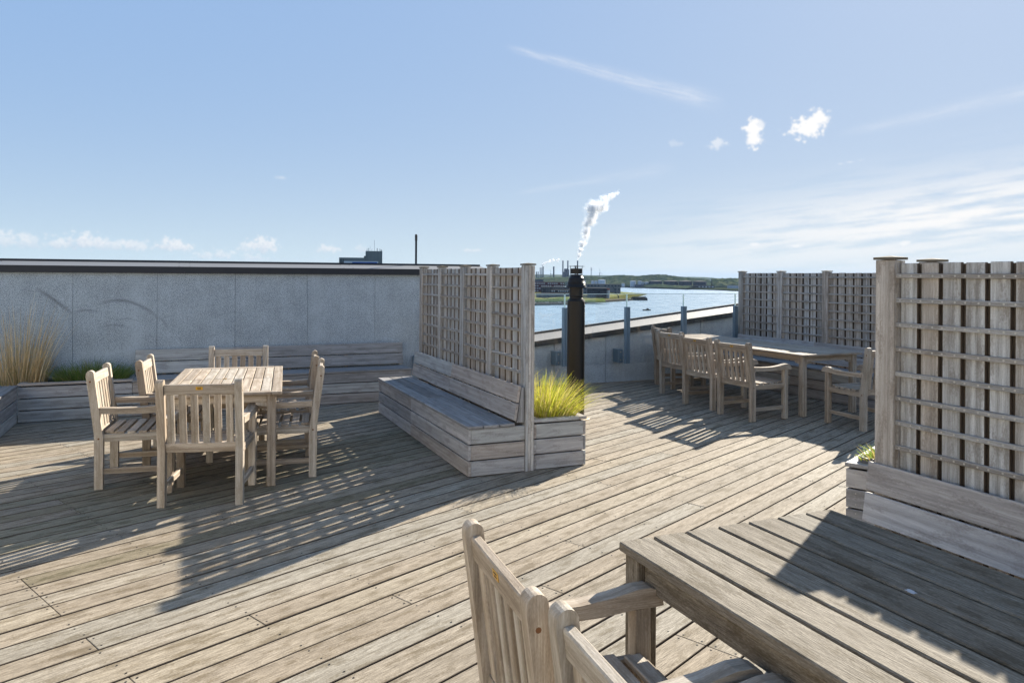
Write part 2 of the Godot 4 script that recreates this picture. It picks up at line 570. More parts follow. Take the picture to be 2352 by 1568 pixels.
# the same bar with its long sides as a second surface, coloured darker so that the gaps read dark
func edged(m: ArrayMesh) -> ArrayMesh:
	if cache.has(m):
		return cache[m]
	var arr := m.surface_get_arrays(0)
	var out := ArrayMesh.new()
	for part in 2:
		var v := PackedVector3Array()
		var n := PackedVector3Array()
		var uv := PackedVector2Array()
		for i in arr[Mesh.ARRAY_VERTEX].size():
			var nn: Vector3 = arr[Mesh.ARRAY_NORMAL][i]
			if (absf(nn.z) > 0.5) == (part == 1):
				v.append(arr[Mesh.ARRAY_VERTEX][i])
				n.append(nn)
				uv.append(arr[Mesh.ARRAY_TEX_UV][i])
		var a2 := []
		a2.resize(Mesh.ARRAY_MAX)
		a2[Mesh.ARRAY_VERTEX] = v
		a2[Mesh.ARRAY_NORMAL] = n
		a2[Mesh.ARRAY_TEX_UV] = uv
		out.add_surface_from_arrays(Mesh.PRIMITIVE_TRIANGLES, a2)
	cache[m] = out
	return out

# a plain box placed by two corners, for far and dark things
func block(parent: Node, base: String, lo: Vector3, hi: Vector3, mat: Material) -> MeshInstance3D:
	var b := BoxMesh.new()
	b.size = (hi - lo).abs()
	return put(parent, base, b, mat, (lo + hi) * 0.5)

# an outline in the y-z plane (x = z, y = y), drawn out over the width w along x
func prism(pts: PackedVector2Array, w: float, along_y := true) -> ArrayMesh:
	var v := PackedVector3Array()
	var n := PackedVector3Array()
	var uv := PackedVector2Array()
	var uo := rng.randf()
	var ccw := 0.0
	for i in pts.size():
		var a := pts[i]
		var b := pts[(i + 1) % pts.size()]
		ccw += a.x * b.y - b.x * a.y
	var ax := 1 if along_y else 2
	for i in pts.size():
		var a := pts[i]
		var b := pts[(i + 1) % pts.size()]
		var d := (b - a).normalized()
		var o2 := Vector2(d.y, -d.x) if ccw > 0.0 else Vector2(-d.y, d.x)
		poly(v, n, uv, [Vector3(-w / 2, a.y, a.x), Vector3(w / 2, a.y, a.x), Vector3(w / 2, b.y, b.x), Vector3(-w / 2, b.y, b.x)], Vector3(0, o2.y, o2.x), ax, uo, uo)
	var idx := Geometry2D.triangulate_polygon(pts)
	for t in range(0, idx.size(), 3):
		for s in [-1.0, 1.0]:
			var tri := []
			for k in 3:
				var q := pts[idx[t + k]]
				tri.append(Vector3(s * w / 2, q.y, q.x))
			poly(v, n, uv, tri, Vector3(s, 0, 0), ax, uo, uo)
	return commit(v, n, uv)

# profile of (radius, height) pairs turned round the y axis
func lathe(prof: Array, segs := 24) -> ArrayMesh:
	var v := PackedVector3Array()
	var n := PackedVector3Array()
	var uv := PackedVector2Array()
	for i in prof.size() - 1:
		var a: Vector2 = prof[i]
		var b: Vector2 = prof[i + 1]
		var d := (b - a).normalized()
		for k in segs:
			var t0 := TAU * k / segs
			var t1 := TAU * (k + 1) / segs
			var q := [Vector3(a.x * cos(t0), a.y, a.x * sin(t0)), Vector3(a.x * cos(t1), a.y, a.x * sin(t1)), Vector3(b.x * cos(t1), b.y, b.x * sin(t1)), Vector3(b.x * cos(t0), b.y, b.x * sin(t0))]
			var m := [t0, t1, t1, t0]
			for tri in [[0, 1, 2], [0, 2, 3]]:
				var nn := Vector3(d.y * cos((t0 + t1) / 2), -d.x, d.y * sin((t0 + t1) / 2))
				var order: Array = tri
				if (q[tri[1]] - q[tri[0]]).cross(q[tri[2]] - q[tri[0]]).dot(nn) > 0.0:
					order = [tri[0], tri[2], tri[1]]
				for j in order:
					v.append(q[j])
					n.append(Vector3(d.y * cos(m[j]), -d.x, d.y * sin(m[j])))
					uv.append(Vector2(m[j] / TAU * 2.0, q[j].y))
	return commit(v, n, uv)

func disc(r: float, t: float, segs := 10) -> ArrayMesh:
	return lathe([Vector2(0, -t), Vector2(r, -t), Vector2(r * 1.0, 0), Vector2(r * 0.85, t * 0.4), Vector2(0, t * 0.4)], segs)

func turn_y(deg: float) -> Basis:
	return Basis(Vector3.UP, deg_to_rad(deg))

# many small copies of one shape joined into a single mesh
func joined(shape: Mesh, spots: Array) -> ArrayMesh:
	var st := SurfaceTool.new()
	st.begin(Mesh.PRIMITIVE_TRIANGLES)
	for t in spots:
		st.append_from(shape, 0, t)
	return st.commit()

# ---------------------------------------------------------------- the setting: water, land, the building

func build_setting() -> void:
	var q := PlaneMesh.new()
	q.size = Vector2(24000, 24000)
	var water := put(self, "water", q, M.water, Vector3(0, WATER, 0))
	water.set_meta("kind", "structure")
	var body := block(self, "building", Vector3(-9, WATER, -10.33), Vector3(14, -0.21, 7), M.grey)
	body.set_meta("kind", "structure")

func build_fill_walls() -> void:
	# unseen white walls added behind and left of the viewer, reflecting sun onto shaded boards
	var o := thing("added_fill_walls", "added white building out of view that throws sunlight onto the shaded boards", "building")
	block(o, "side_wing", Vector3(-8.8, -0.2, -6.2), Vector3(-4.3, 3.0, 6.8), M.render)
	block(o, "rear_wing", Vector3(-4.3, -0.2, 3.4), Vector3(9.0, 3.0, 6.8), M.render)
	block(o, "roof_edge", Vector3(-8.9, 3.0, -6.3), Vector3(-4.2, 3.12, 6.9), M.fascia)
	block(o, "roof_edge", Vector3(-4.2, 3.0, 3.3), Vector3(9.1, 3.12, 6.9), M.fascia)
	for x in [-1.6, 4.6]:
		var d := block(o, "added_terrace_door", Vector3(x, 0.0, 3.36), Vector3(x + 0.95, 2.1, 3.42), M.fascia)
		put(d, "pane", bar(0.75, 1.8, 0.02, 1, 0.002, 1), M.slate, Vector3(0, 0.05, -0.035))
	for z in [-4.4, -1.0]:
		var w := block(o, "window", Vector3(-4.34, 1.0, z), Vector3(-4.27, 2.1, z + 1.0), M.fascia)
		put(w, "pane", bar(0.02, 0.95, 0.85, 1, 0.002, 1), M.slate, Vector3(0.035, 0, 0))

func build_deck() -> void:
	var deck := structure("deck")
	block(deck, "roof_membrane", Vector3(-6.0, -0.20, -10.2), Vector3(12.0, -0.15, 5.0), M.under)
	var th := deg_to_rad(DECK_TURN)
	var along := Vector3(cos(th), 0, -sin(th))
	var across := Vector3(sin(th), 0, cos(th))
	var basis := turn_y(DECK_TURN)
	var lo := Vector2(-3.3, -10.12)
	var hi := Vector2(9.3, -1.1)
	var nails := []
	var c := -10.74
	var row := 0
	while c < 3.0:
		# where this row's middle line crosses the terrace
		var s0 := -1e9
		var s1 := 1e9
		var base := across * c
		s0 = maxf(s0, (lo.x - base.x) / along.x)
		s1 = minf(s1, (hi.x - base.x) / along.x)
		s0 = maxf(s0, (hi.y - base.z) / along.z)
		s1 = minf(s1, (lo.y - base.z) / along.z)
		if s1 - s0 > 0.3:
			var w := PITCH - rng.randf_range(0.008, 0.014)
			var s := s0
			var first := true
			while s < s1 - 0.05:
				var ln := 0.6 * (5 + rng.randi() % 4)
				var e := ceilf((s + 0.01) / 0.6) * 0.6 + ln - 0.6 * (rng.randi() % 5 if first else 0)
				e = minf(maxf(e, s + 0.3), s1)
				if s1 - e < 0.5:
					e = s1
				first = false
				var mesh := bar(e - s - 0.003, 0.028, w, 0, 0.0022, 400)
				var mid := base + along * (s + e) * 0.5 + across * rng.randf_range(-0.0012, 0.0012)
				mid.y = -0.014 + rng.randf_range(-0.0012, 0.0008)
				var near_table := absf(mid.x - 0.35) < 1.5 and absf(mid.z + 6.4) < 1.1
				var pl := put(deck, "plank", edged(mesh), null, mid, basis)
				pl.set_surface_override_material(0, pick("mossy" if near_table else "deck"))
				pl.set_surface_override_material(1, M.deck_edge)
				for end in [s + 0.022, e - 0.022]:
					for k in [-1.0, 1.0]:
						nails.append(Transform3D(Basis(), base + along * end + across * (k * w * 0.31) + Vector3(0, 0.0006, 0)))
				var j := ceilf((s + 0.1) / 0.6) * 0.6
				while j < e - 0.1:
					for k in [-1.0, 1.0]:
						if rng.randf() > 0.12:
							nails.append(Transform3D(Basis(), base + along * (j + rng.randf_range(-0.006, 0.006)) + across * (k * w * 0.31) + Vector3(0, 0.0006, 0)))
					j += 0.6
				s = e
		c += PITCH
		row += 1
	var shape := lathe([Vector2(0.0050, 0.0), Vector2(0.0042, 0.0012), Vector2(0.0, 0.0012)], 6)
	var heads := put(deck, "screw_heads", joined(shape, nails), M.nail)
	heads.set_meta("kind", "stuff")

# ---------------------------------------------------------------- parapet, railing

func cap_front(x: float) -> float:
	return 1.685 if x < 3.945 else 0.654 + (x - 4.637) * 0.1048

func wall_panel(parent: Node, x0: float, x1: float, h0: float, h1: float, rubbed: bool) -> void:
	var v := PackedVector3Array()
	var n := PackedVector3Array()
	var uv := PackedVector2Array()
	var z0 := WALL_Z
	var z1 := WALL_Z - 0.36
	var p := [Vector3(x0, -0.1, z0), Vector3(x1, -0.1, z0), Vector3(x1, h1, z0), Vector3(x0, h0, z0), Vector3(x0, -0.1, z1), Vector3(x1, -0.1, z1), Vector3(x1, h1, z1), Vector3(x0, h0, z1)]
	var off := rng.randf()
	for f in [[[0, 1, 2, 3], Vector3(0, 0, 1)], [[4, 5, 6, 7], Vector3(0, 0, -1)], [[0, 3, 7, 4], Vector3(-1, 0, 0)], [[1, 2, 6, 5], Vector3(1, 0, 0)], [[3, 2, 6, 7], Vector3(0, 1, 0)]]:
		var k0 := v.size()
		var pts := []
		for i in f[0]:
			pts.append(p[i])
		poly(v, n, uv, pts, f[1], 0, 0, 0)
		for i in range(k0, v.size()):
			if rubbed:
				uv[i] = Vector2((v[i].x + 2.10) / 2.66, (1.62 - v[i].y) / 1.66)
			else:
				uv[i] = Vector2((v[i].x + v[i].z) / 2.66 + off, (1.62 - v[i].y) / 1.66 + off)
	put(parent, "panel", commit(v, n, uv), M.concrete_rubbed if rubbed else M.concrete)

func cap_piece(parent: Node, x0: float, x1: float) -> void:
	# sheet metal folded over the wall: a front lip, a top that falls inwards, an upstand at the back
	for f in [["cap_sheet", M.sheet, [Vector2(-9.9, 0.0), Vector2(-10.30, 0.058), Vector2(-10.30, 0.050), Vector2(-9.9, -0.008)]], ["cap_lip", M.fascia, [Vector2(-9.888, 0.003), Vector2(-9.9, 0.003), Vector2(-9.9, -0.078), Vector2(-9.888, -0.078)]], ["cap_upstand", M.fascia, [Vector2(-10.30, 0.082), Vector2(-10.35, 0.082), Vector2(-10.35, -0.05), Vector2(-10.30, -0.05)]]]:
		var v := PackedVector3Array()
		var n := PackedVector3Array()
		var uv := PackedVector2Array()
		var o: Array = f[2]
		var y0 := cap_front(x0 + 0.001)
		var y1 := cap_front(x1 - 0.001)
		for i in 4:
			var a: Vector2 = o[i]
			var b: Vector2 = o[(i + 1) % 4]
			var nn := Vector3(0, -(b.x - a.x), b.y - a.y).normalized()
			var mid := (a + b) * 0.5
			var ctr: Vector2 = (o[0] + o[2]) * 0.5
			if Vector2(nn.z, nn.y).dot(mid - ctr) < 0.0:
				nn = -nn
			poly(v, n, uv, [Vector3(x0, y0 + a.y, a.x), Vector3(x1, y1 + a.y, a.x), Vector3(x1, y1 + b.y, b.x), Vector3(x0, y0 + b.y, b.x)], nn, 0, 0, 0)
		for e in [[x0, y0, -1.0], [x1, y1, 1.0]]:
			var pts := []
			for q in o:
				pts.append(Vector3(e[0], e[1] + q.y, q.x))
			poly(v, n, uv, pts, Vector3(e[2], 0, 0), 0, 0, 0)
		put(parent, f[0], commit(v, n, uv), f[1])
	var head := disc(0.007, 0.002, 8)
	for k in [0.03, 0.97]:
		for zz in [-9.96, -10.22]:
			var x: float = lerpf(x0, x1, k)
			put(parent, "cap_screw", head, M.nail, Vector3(x, cap_front(x) + (-9.9 - zz) * 0.145 + 0.003, zz))

func build_parapet() -> void:
	var wall := thing("tall_parapet_wall", "tall grey speckled concrete parapet wall with dark metal cap behind the left bench", "wall")
	var x := -6.48
	while x < 3.9:
		var x1 := minf(x + 0.8735, 3.92)
		wall_panel(wall, x, x1, 1.62, 1.62, x > -2.2 and x < 0.2)
		x += 0.877
	block(wall, "core", Vector3(-6.4, -0.1, WALL_Z - 0.33), Vector3(3.9, 1.60, WALL_Z - 0.012), M.grey)
	x = -6.0
	while x < 3.9:
		cap_piece(wall, x, minf(x + 1.9846, 3.94))
		x += 1.985
	var low := thing("low_parapet_wall", "low concrete parapet with rising metal cap behind the glass railing", "wall")
	x = 3.92
	var first := true
	while x < 12.0:
		var x1 := 4.081 if first else x + 0.871
		wall_panel(low, x + 0.004, x1, cap_front(maxf(x + 0.01, 3.96)) - 0.07, cap_front(x1) - 0.07, false)
		x = x1 + 0.006
		first = false
	x = 3.955
	while x < 12.0:
		cap_piece(low, x, x + 1.7246)
		x += 1.725
	# the vent pipe behind the wall
	var pole := thing("vent_pole", "thin dark vent pole rising behind the tall concrete wall", "pole", Vector3(2.99, 1.60, -10.42))
	put(pole, "pipe", lathe([Vector2(0.0, -1.0), Vector2(0.015, -1.0), Vector2(0.015, 0.54), Vector2(0.0, 0.54)], 12), M.stack)
	put(pole, "end_cap", lathe([Vector2(0.0, 0.50), Vector2(0.019, 0.50), Vector2(0.019, 0.575), Vector2(0.015, 0.59), Vector2(0.0, 0.59)], 12), M.plastic)
	# glass railing in front of the low wall
	var rail := thing("glass_railing", "frameless glass railing on blue-grey steel posts before the low parapet", "railing")
	var posts := [2.92, 3.97, 5.02, 6.07, 7.10, 8.11, 9.13]
	for i in posts.size():
		var px: float = posts[i]
		var up := put(rail, "post", bar(0.036, 0.85, 0.055, 1, 0.002, 1), M.steel, Vector3(px - 0.021, 0.725, -9.70))
		put(rail, "post", bar(0.036, 0.85, 0.055, 1, 0.002, 1), M.steel, Vector3(px + 0.021, 0.725, -9.70))
		put(up, "clamp", bar(0.05, 0.80, 0.03, 1, 0.002, 1), M.fascia, Vector3(0.021, 0.0, -0.02))
		var br := put(rail, "bracket", bar(0.075, 0.20, 0.17, 1, 0.004, 1), M.steel, Vector3(px - 0.075, 0.41, -9.84))
		for k in [-0.06, 0.06]:
			put(br, "bolt", disc(0.012, 0.006, 6), M.screw, Vector3(0, k, 0.088), Basis(Vector3.RIGHT, PI / 2))
		if i > 0:
			var p0: float = posts[i - 1]
			var gl := put(rail, "glass_pane", bar(px - p0 - 0.02, 1.04, 0.012, 0, 0.001, 1), M.glass, Vector3((px + p0) / 2, 0.82, -9.715))
			put(gl, "top_edge", bar(px - p0 - 0.02, 0.008, 0.014, 0, 0.001, 1), M.edge_highlight, Vector3(0, 0.5245, 0))
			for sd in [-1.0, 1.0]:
				put(gl, "side_edge", bar(0.007, 1.04, 0.013, 1, 0.001, 1), M.edge_highlight, Vector3(sd * ((px - p0 - 0.02) / 2 + 0.0036), 0, 0))

# ---------------------------------------------------------------- benches, planters, screens

# a boxed bench: front face at local x = 0, near end at z = 0, running towards -z
func bench(label: String, at: Vector3, turn: float, length: float, with_back := true, cut := 0.5) -> Node3D:
	var o := thing("box_bench", label, "bench", at, turn, "built-in wooden benches")
	var depth := 0.47 if with_back else 0.55
	put(o, "gap_blocker", bar(depth - 0.17, 0.35, length - 0.17, 2, 0.001, 1), M.gap_blocker, Vector3(depth / 2, 0.176, -length / 2))  # solid box added inside to stop light passing through the board gaps
	var pieces := [[0.0, cut * length], [cut * length, length]]
	for i in 3:
		var y := 0.064 + i * 0.1275
		for p in pieces:
			put(o, "front_board", bar(0.024, 0.117, p[1] - p[0] - 0.002, 2, 0.0025, 8), pick("box"), Vector3(0.012, y, -(p[0] + p[1]) / 2))
		for e in [-0.012, -length + 0.012]:
			put(o, "end_board", bar(depth - 0.004, 0.117, 0.022, 0, 0.0025, 8), pick("box"), Vector3(0.026 + (depth - 0.004) / 2, y, e))
	var n := 3 if with_back else 4
	var sw := 0.415 / 3 if with_back else 0.56 / 4
	for k in n:
		for p in ([[0.0, (1.0 - cut) * length + 0.1 * k], [(1.0 - cut) * length + 0.1 * k, length]] if length > 2.0 else [[0.0, length]]):
			var lo: float = p[0] - (0.008 if p[0] == 0.0 else 0.0)
			var hi: float = p[1] + (0.008 if p[1] == length else -0.002)
			put(o, "seat_plank", bar(sw - 0.006, 0.024, hi - lo, 2, 0.003, 8), pick("seat"), Vector3(-0.012 + sw * (k + 0.5), 0.393, -(lo + hi) / 2))
	if with_back:
		var tilt := Basis(Vector3(0, 0, 1), deg_to_rad(-8.5))
		for k in 2:
			for p in pieces:
				put(o, "back_board", bar(0.024, 0.137, p[1] - p[0] - 0.002, 2, 0.003, 8), pick("box"), Vector3(0.416 + k * 0.0215, 0.491 + k * 0.146, -(p[0] + p[1]) / 2), tilt)
		var z := 0.03
		while z < length:
			var wedge := PackedVector2Array([Vector2(0.425, 0.405), Vector2(0.486, 0.405), Vector2(0.486, 0.69), Vector2(0.466, 0.69)])
			put(o, "back_support", prism(wedge, 0.04), pick("box"), Vector3(0, 0, -z), turn_y(90.0).inverse() * Basis(Vector3(1, 0, 0), Vector3(0, 1, 0), Vector3(0, 0, 1)) if false else Basis(Vector3(0, 0, 1), Vector3(0, 1, 0), Vector3(1, 0, 0)))
			z += 0.72
	var screws := []
	for i in 3:
		for k in [-0.035, 0.035]:
			for e in [0.05, depth - 0.05]:
				for s in [0.0005, -length - 0.0005]:
					screws.append(Transform3D(Basis(Vector3.RIGHT, PI / 2), Vector3(e, 0.064 + i * 0.1275 + k, s)))
	var sc := put(o, "screw_heads", joined(disc(0.0042, 0.001, 6), screws), M.screw)
	sc.set_meta("kind", "stuff")
	return o

# a boarded planter: x from 0 to w, z from 0 to -length
func planter(label: String, at: Vector3, turn: float, w: float, length: float, tub := false) -> Node3D:
	var o := thing("planter_box", label, "planter", at, turn, "boarded planters")
	put(o, "gap_blocker", bar(w - 0.17, 0.34, length - 0.17, 2, 0.001, 1), M.gap_blocker, Vector3(w / 2, 0.171, -length / 2))  # added filler block, keeps light from showing between the boards
	for i in 3:
		var y := 0.064 + i * 0.1275
		for s in [0.011, w - 0.011]:
			put(o, "side_board", bar(0.022, 0.117, length, 2, 0.0025, 8), pick("box"), Vector3(s, y, -length / 2))
		for e in [-0.013, -length + 0.013]:
			put(o, "end_board", bar(w - 0.046, 0.117, 0.022, 0, 0.0025, 8), pick("box"), Vector3(w / 2, y, e))
	for s in [0.036, w - 0.036]:
		put(o, "rim_board", bar(0.072, 0.026, length + 0.012, 2, 0.003, 4), pick("box"), Vector3(s + (-0.006 if s < 0.1 else 0.006), 0.405, -length / 2))
	for e in [-0.036 + 0.006, -length + 0.036 - 0.006]:
		put(o, "rim_board", bar(w - 0.134, 0.026, 0.072, 0, 0.003, 4), pick("box"), Vector3(w / 2, 0.4035, e))
	var soil := PlaneMesh.new()
	soil.size = Vector2(w - 0.13, length - 0.13)
	put(o, "soil", soil, M.soil, Vector3(w / 2, 0.385, -length / 2))
	var screws := []
	for i in 3:
		for k in [-0.035, 0.035]:
			for e in [0.06, w - 0.06]:
				screws.append(Transform3D(Basis(Vector3.RIGHT, PI / 2), Vector3(e, 0.064 + i * 0.1275 + k, -0.0015)))
			for e in [0.06, length - 0.06]:
				screws.append(Transform3D(Basis(Vector3(0, 0, 1), PI / 2), Vector3(-0.0003, 0.064 + i * 0.1275 + k, -e)))
	var sc := put(o, "screw_heads", joined(disc(0.0042, 0.001, 6), screws), M.screw)
	sc.set_meta("kind", "stuff")
	if tub:
		pass
	return o

func post_cap() -> ArrayMesh:
	if cache.has("cap"):
		return cache["cap"]
	var v := PackedVector3Array()
	var n := PackedVector3Array()
	var uv := PackedVector2Array()
	var a := 0.046
	var b := 0.060
	var c := [Vector3(-a, 0, -b), Vector3(a, 0, -b), Vector3(a, 0, b), Vector3(-a, 0, b)]
	var up := Vector3(0, 0.012, 0)
	var tip := Vector3(0, 0.020, 0)
	poly(v, n, uv, c, Vector3.DOWN, 0, 0, 0)
	for i in 4:
		var p: Vector3 = c[i]
		var q: Vector3 = c[(i + 1) % 4]
		poly(v, n, uv, [p, q, q + up, p + up], Vector3((p + q).x, 0, (p + q).z).normalized(), 0, 0, 0)
		poly(v, n, uv, [p + up, q + up, tip], (Vector3((p + q).x, 0, (p + q).z).normalized() + Vector3(0, 3.5, 0)).normalized(), 0, 0, 0)
	cache["cap"] = commit(v, n, uv)
	return cache["cap"]

# a slatted screen in the plane x = const: posts with their near edges at the given z, boards between them, battens on the -x side
func screen(label: String, x: float, edges: Array, board: float, gap: float, backed: bool) -> Node3D:
	var o := thing("trellis_screen", label, "screen", Vector3(x, 0, edges[0]), 0.0, "slatted wooden screens")
	var z0: float = edges[0]
	var heads := []
	for i in edges.size():
		var z: float = z0 - edges[i]
		# the post is three laminated strips with open joints
		for k in 3:
			var w := 0.0245
			put(o, "post", bar(w, 1.69 - 0.002 * k, 0.105 - (0.004 if k == 1 else 0.0), 1, 0.002, 8), pick("screen"), Vector3(0.0125 + k * 0.0262, 0.845, -z - 0.0525))
		put(o, "post_cap", post_cap(), M.cap, Vector3(0.0385, 1.692, -z - 0.0525))
		if i == edges.size() - 1:
			break
		var a: float = -z - 0.105
		var b: float = z0 - 0.0 - edges[i + 1]
		b = -b
		var clear := a - b
		var n := int(round(clear / (board + gap)))
		var pitch := clear / n
		for k in n:
			var top := 1.675 + rng.randf_range(-0.002, 0.001)
			var bd := put(o, "board", edged(bar(0.018, top - 0.36, pitch - gap - rng.randf_range(0.0, 0.003), 1, 0.002, 10)), null, Vector3(0.044 + rng.randf_range(-0.001, 0.001), (top + 0.36) / 2, a - pitch * (k + 0.5)))
			bd.set_surface_override_material(0, pick("screen"))
			bd.set_surface_override_material(1, M.deck_edge)
			if backed and k > 0:
				put(o, "backing_board", bar(0.016, 1.31, 0.075, 1, 0.002, 4), M.deck_edge, Vector3(0.064, 1.015, a - pitch * k))
			if backed:
				for q in 8:
					for e in [-0.28, 0.28]:
						heads.append(Transform3D(Basis(Vector3(0, 0, 1), PI / 2), Vector3(0.0117, 1.614 - 0.117 * q, a - pitch * (k + 0.5 + e))))
		for q in 8:
			put(o, "batten", bar(0.023, 0.022, clear + 0.008, 2, 0.002, 4), pick("batten"), Vector3(0.0235, 1.614 - 0.117 * q, (a + b) / 2))
	if heads.size() > 0:
		var sc := put(o, "screw_heads", joined(disc(0.0048, 0.0012, 8), heads), M.screw)
		sc.set_meta("kind", "stuff")
	return o

func build_terrace() -> void:
	screen("slatted wooden screen in the middle, behind the grey bench and bright grass", 2.543, [-5.605, -6.39, -7.14, -7.89, -8.60], 0.105, 0.028, false)
	bench("long grey boarded bench against the middle screen", Vector3(2.048, 0, -5.61), 0.0, 3.06, true, 0.55)
	planter("boarded planter behind the middle screen, holding bright yellow-green grass", Vector3(2.628, 0, -5.62), 0.0, 0.485, 3.06)

	screen("slatted wooden screen at the back right behind the long table", 8.13, [-5.15, -6.02, -6.90, -7.82, -8.70, -9.56], 0.105, 0.022, true)
	bench("grey boarded bench along the back right screen, beyond the long table", Vector3(7.635, 0, -5.4), 0.0, 4.2, true, 0.62)

	screen("nearest slatted wooden screen at the right edge, its screws in view", 3.10, [-1.06, -1.82, -2.578], 0.1, 0.0185, true)
	bench("grey boarded bench with wide backrest at the right edge, behind the plank table", Vector3(2.63, 0, -0.55), 0.0, 2.14, true, 0.5)
	var lone := thing("wooden_post", "lone capped wooden post just behind the nearest screen", "post", Vector3(3.63, 0, -2.76))
	put(lone, "shaft", bar(0.078, 1.69, 0.105, 1, 0.002, 1), pick("screen"), Vector3(0.038, 0.845, -0.052))
	put(lone, "post_cap", post_cap(), M.cap, Vector3(0.038, 1.692, -0.052))

	bench("grey boarded bench with backrest against the tall concrete wall", Vector3(2.65, 0, -9.42), 90.0, 3.22, true, 0.66)
	planter("boarded planter against the concrete wall, with dry and green grass", Vector3(-0.572, 0, -9.425), 90.0, 0.49, 1.09)
	bench("backless grey boarded bench at the left edge, in front of the dry grass", Vector3(-1.665, 0, -9.40), 180.0, 2.4, false)

	var right := planter("boarded planter with a dark tub, turned askew behind the nearest screen", Vector3(4.140, 0, -3.085), 25.5, 0.95, 0.56)
	right.set_meta("group", "boarded planters")
	# the tub set into it
	var tub := thing("plant_tub", "dark rounded plastic tub with rim lightened for the sun, sunk in the askew planter", "tub", Vector3(4.140, 0, -3.085), 25.5)
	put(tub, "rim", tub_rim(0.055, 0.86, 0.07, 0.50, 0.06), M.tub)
	var earth := PlaneMesh.new()
	earth.size = Vector2(0.76, 0.39)
	put(tub, "soil", earth, M.soil, Vector3(0.457, 0.43, -0.285))

	# the stove-pipe flue that stands free on the deck
	var flue := thing("flue_pipe", "black metal flue pipe with conical cowl, standing behind the bright grass", "flue", Vector3(4.02, 0, -7.50))
	put(flue, "flange", lathe([Vector2(0.0, 0.012), Vector2(0.155, 0.012), Vector2(0.160, 0.008), Vector2(0.160, 0.0), Vector2(0.0, 0.0)], 32), M.flange)
	put(flue, "pipe", lathe([Vector2(0.100, 0.012), Vector2(0.100, 1.325), Vector2(0.092, 1.342), Vector2(0.074, 1.346)], 40), M.flue)
	put(flue, "neck", lathe([Vector2(0.078, 1.340), Vector2(0.080, 1.352), Vector2(0.074, 1.362), Vector2(0.074, 1.372), Vector2(0.079, 1.38), Vector2(0.077, 1.388), Vector2(0.077, 1.49)], 40), M.flue)
	var cone := put(flue, "cowl", lathe([Vector2(0.075, 1.478), Vector2(0.114, 1.474), Vector2(0.116, 1.482), Vector2(0.106, 1.512), Vector2(0.102, 1.515), Vector2(0.098, 1.545), Vector2(0.092, 1.549), Vector2(0.086, 1.585), Vector2(0.070, 1.606), Vector2(0.066, 1.625), Vector2(0.0, 1.625)], 40), M.flue)
	put(cone, "seam", lathe([Vector2(0.101, 1.528), Vector2(0.104, 1.532), Vector2(0.099, 1.536)], 40), M.flue)
	put(flue, "collar", lathe([Vector2(0.069, 1.632), Vector2(0.070, 1.636), Vector2(0.070, 1.690), Vector2(0.066, 1.692), Vector2(0.062, 1.690), Vector2(0.062, 1.632), Vector2(0.069, 1.632)], 40), M.flue)
	put(flue, "rain_plate", lathe([Vector2(0.0, 1.714), Vector2(0.094, 1.714), Vector2(0.095, 1.717), Vector2(0.0, 1.724)], 32), M.flue)
	for k in 4:
		var t := deg_to_rad(20.0 + 90.0 * k)
		put(flue, "stay", bar(0.012, 0.115, 0.004, 1, 0.001, 1), M.flue, Vector3(cos(t) * 0.066, 1.668, sin(t) * 0.066), turn_y(90.0 - rad_to_deg(t)))

func tub_rim(x0: float, x1: float, z0: float, z1: float, r: float) -> ArrayMesh:
	# a rounded rectangle swept with a small lip section
	var path := []
	for c in [[x1 - r, z0 + r, -90.0], [x1 - r, z1 - r, 0.0], [x0 + r, z1 - r, 90.0], [x0 + r, z0 + r, 180.0]]:
		for k in 6:
			var t: float = deg_to_rad(c[2] + 18.0 * k)
			path.append([Vector3(c[0] + r * cos(t), 0, -(c[1] + r * sin(t))), Vector3(cos(t), 0, -sin(t))])
	var sec := [Vector2(-0.022, 0.40), Vector2(-0.022, 0.446), Vector2(-0.014, 0.452), Vector2(0.010, 0.452), Vector2(0.018, 0.446), Vector2(0.018, 0.419)]
	var v := PackedVector3Array()
	var n := PackedVector3Array()
	var uv := PackedVector2Array()
	for i in path.size():
		var a: Array = path[i]
		var b: Array = path[(i + 1) % path.size()]
		for k in sec.size() - 1:
			var p: Vector2 = sec[k]
			var q: Vector2 = sec[k + 1]
			var o: Vector3 = (a[1] + b[1]).normalized() * (-(q.y - p.y)) + Vector3(0, q.x - p.x, 0)
			poly(v, n, uv, [a[0] + a[1] * p.x + Vector3(0, p.y, 0), b[0] + b[1] * p.x + Vector3(0, p.y, 0), b[0] + b[1] * q.x + Vector3(0, q.y, 0), a[0] + a[1] * q.x + Vector3(0, q.y, 0)], o.normalized(), 0, 0, 0)
	return commit(v, n, uv)

# ---------------------------------------------------------------- chairs and tables

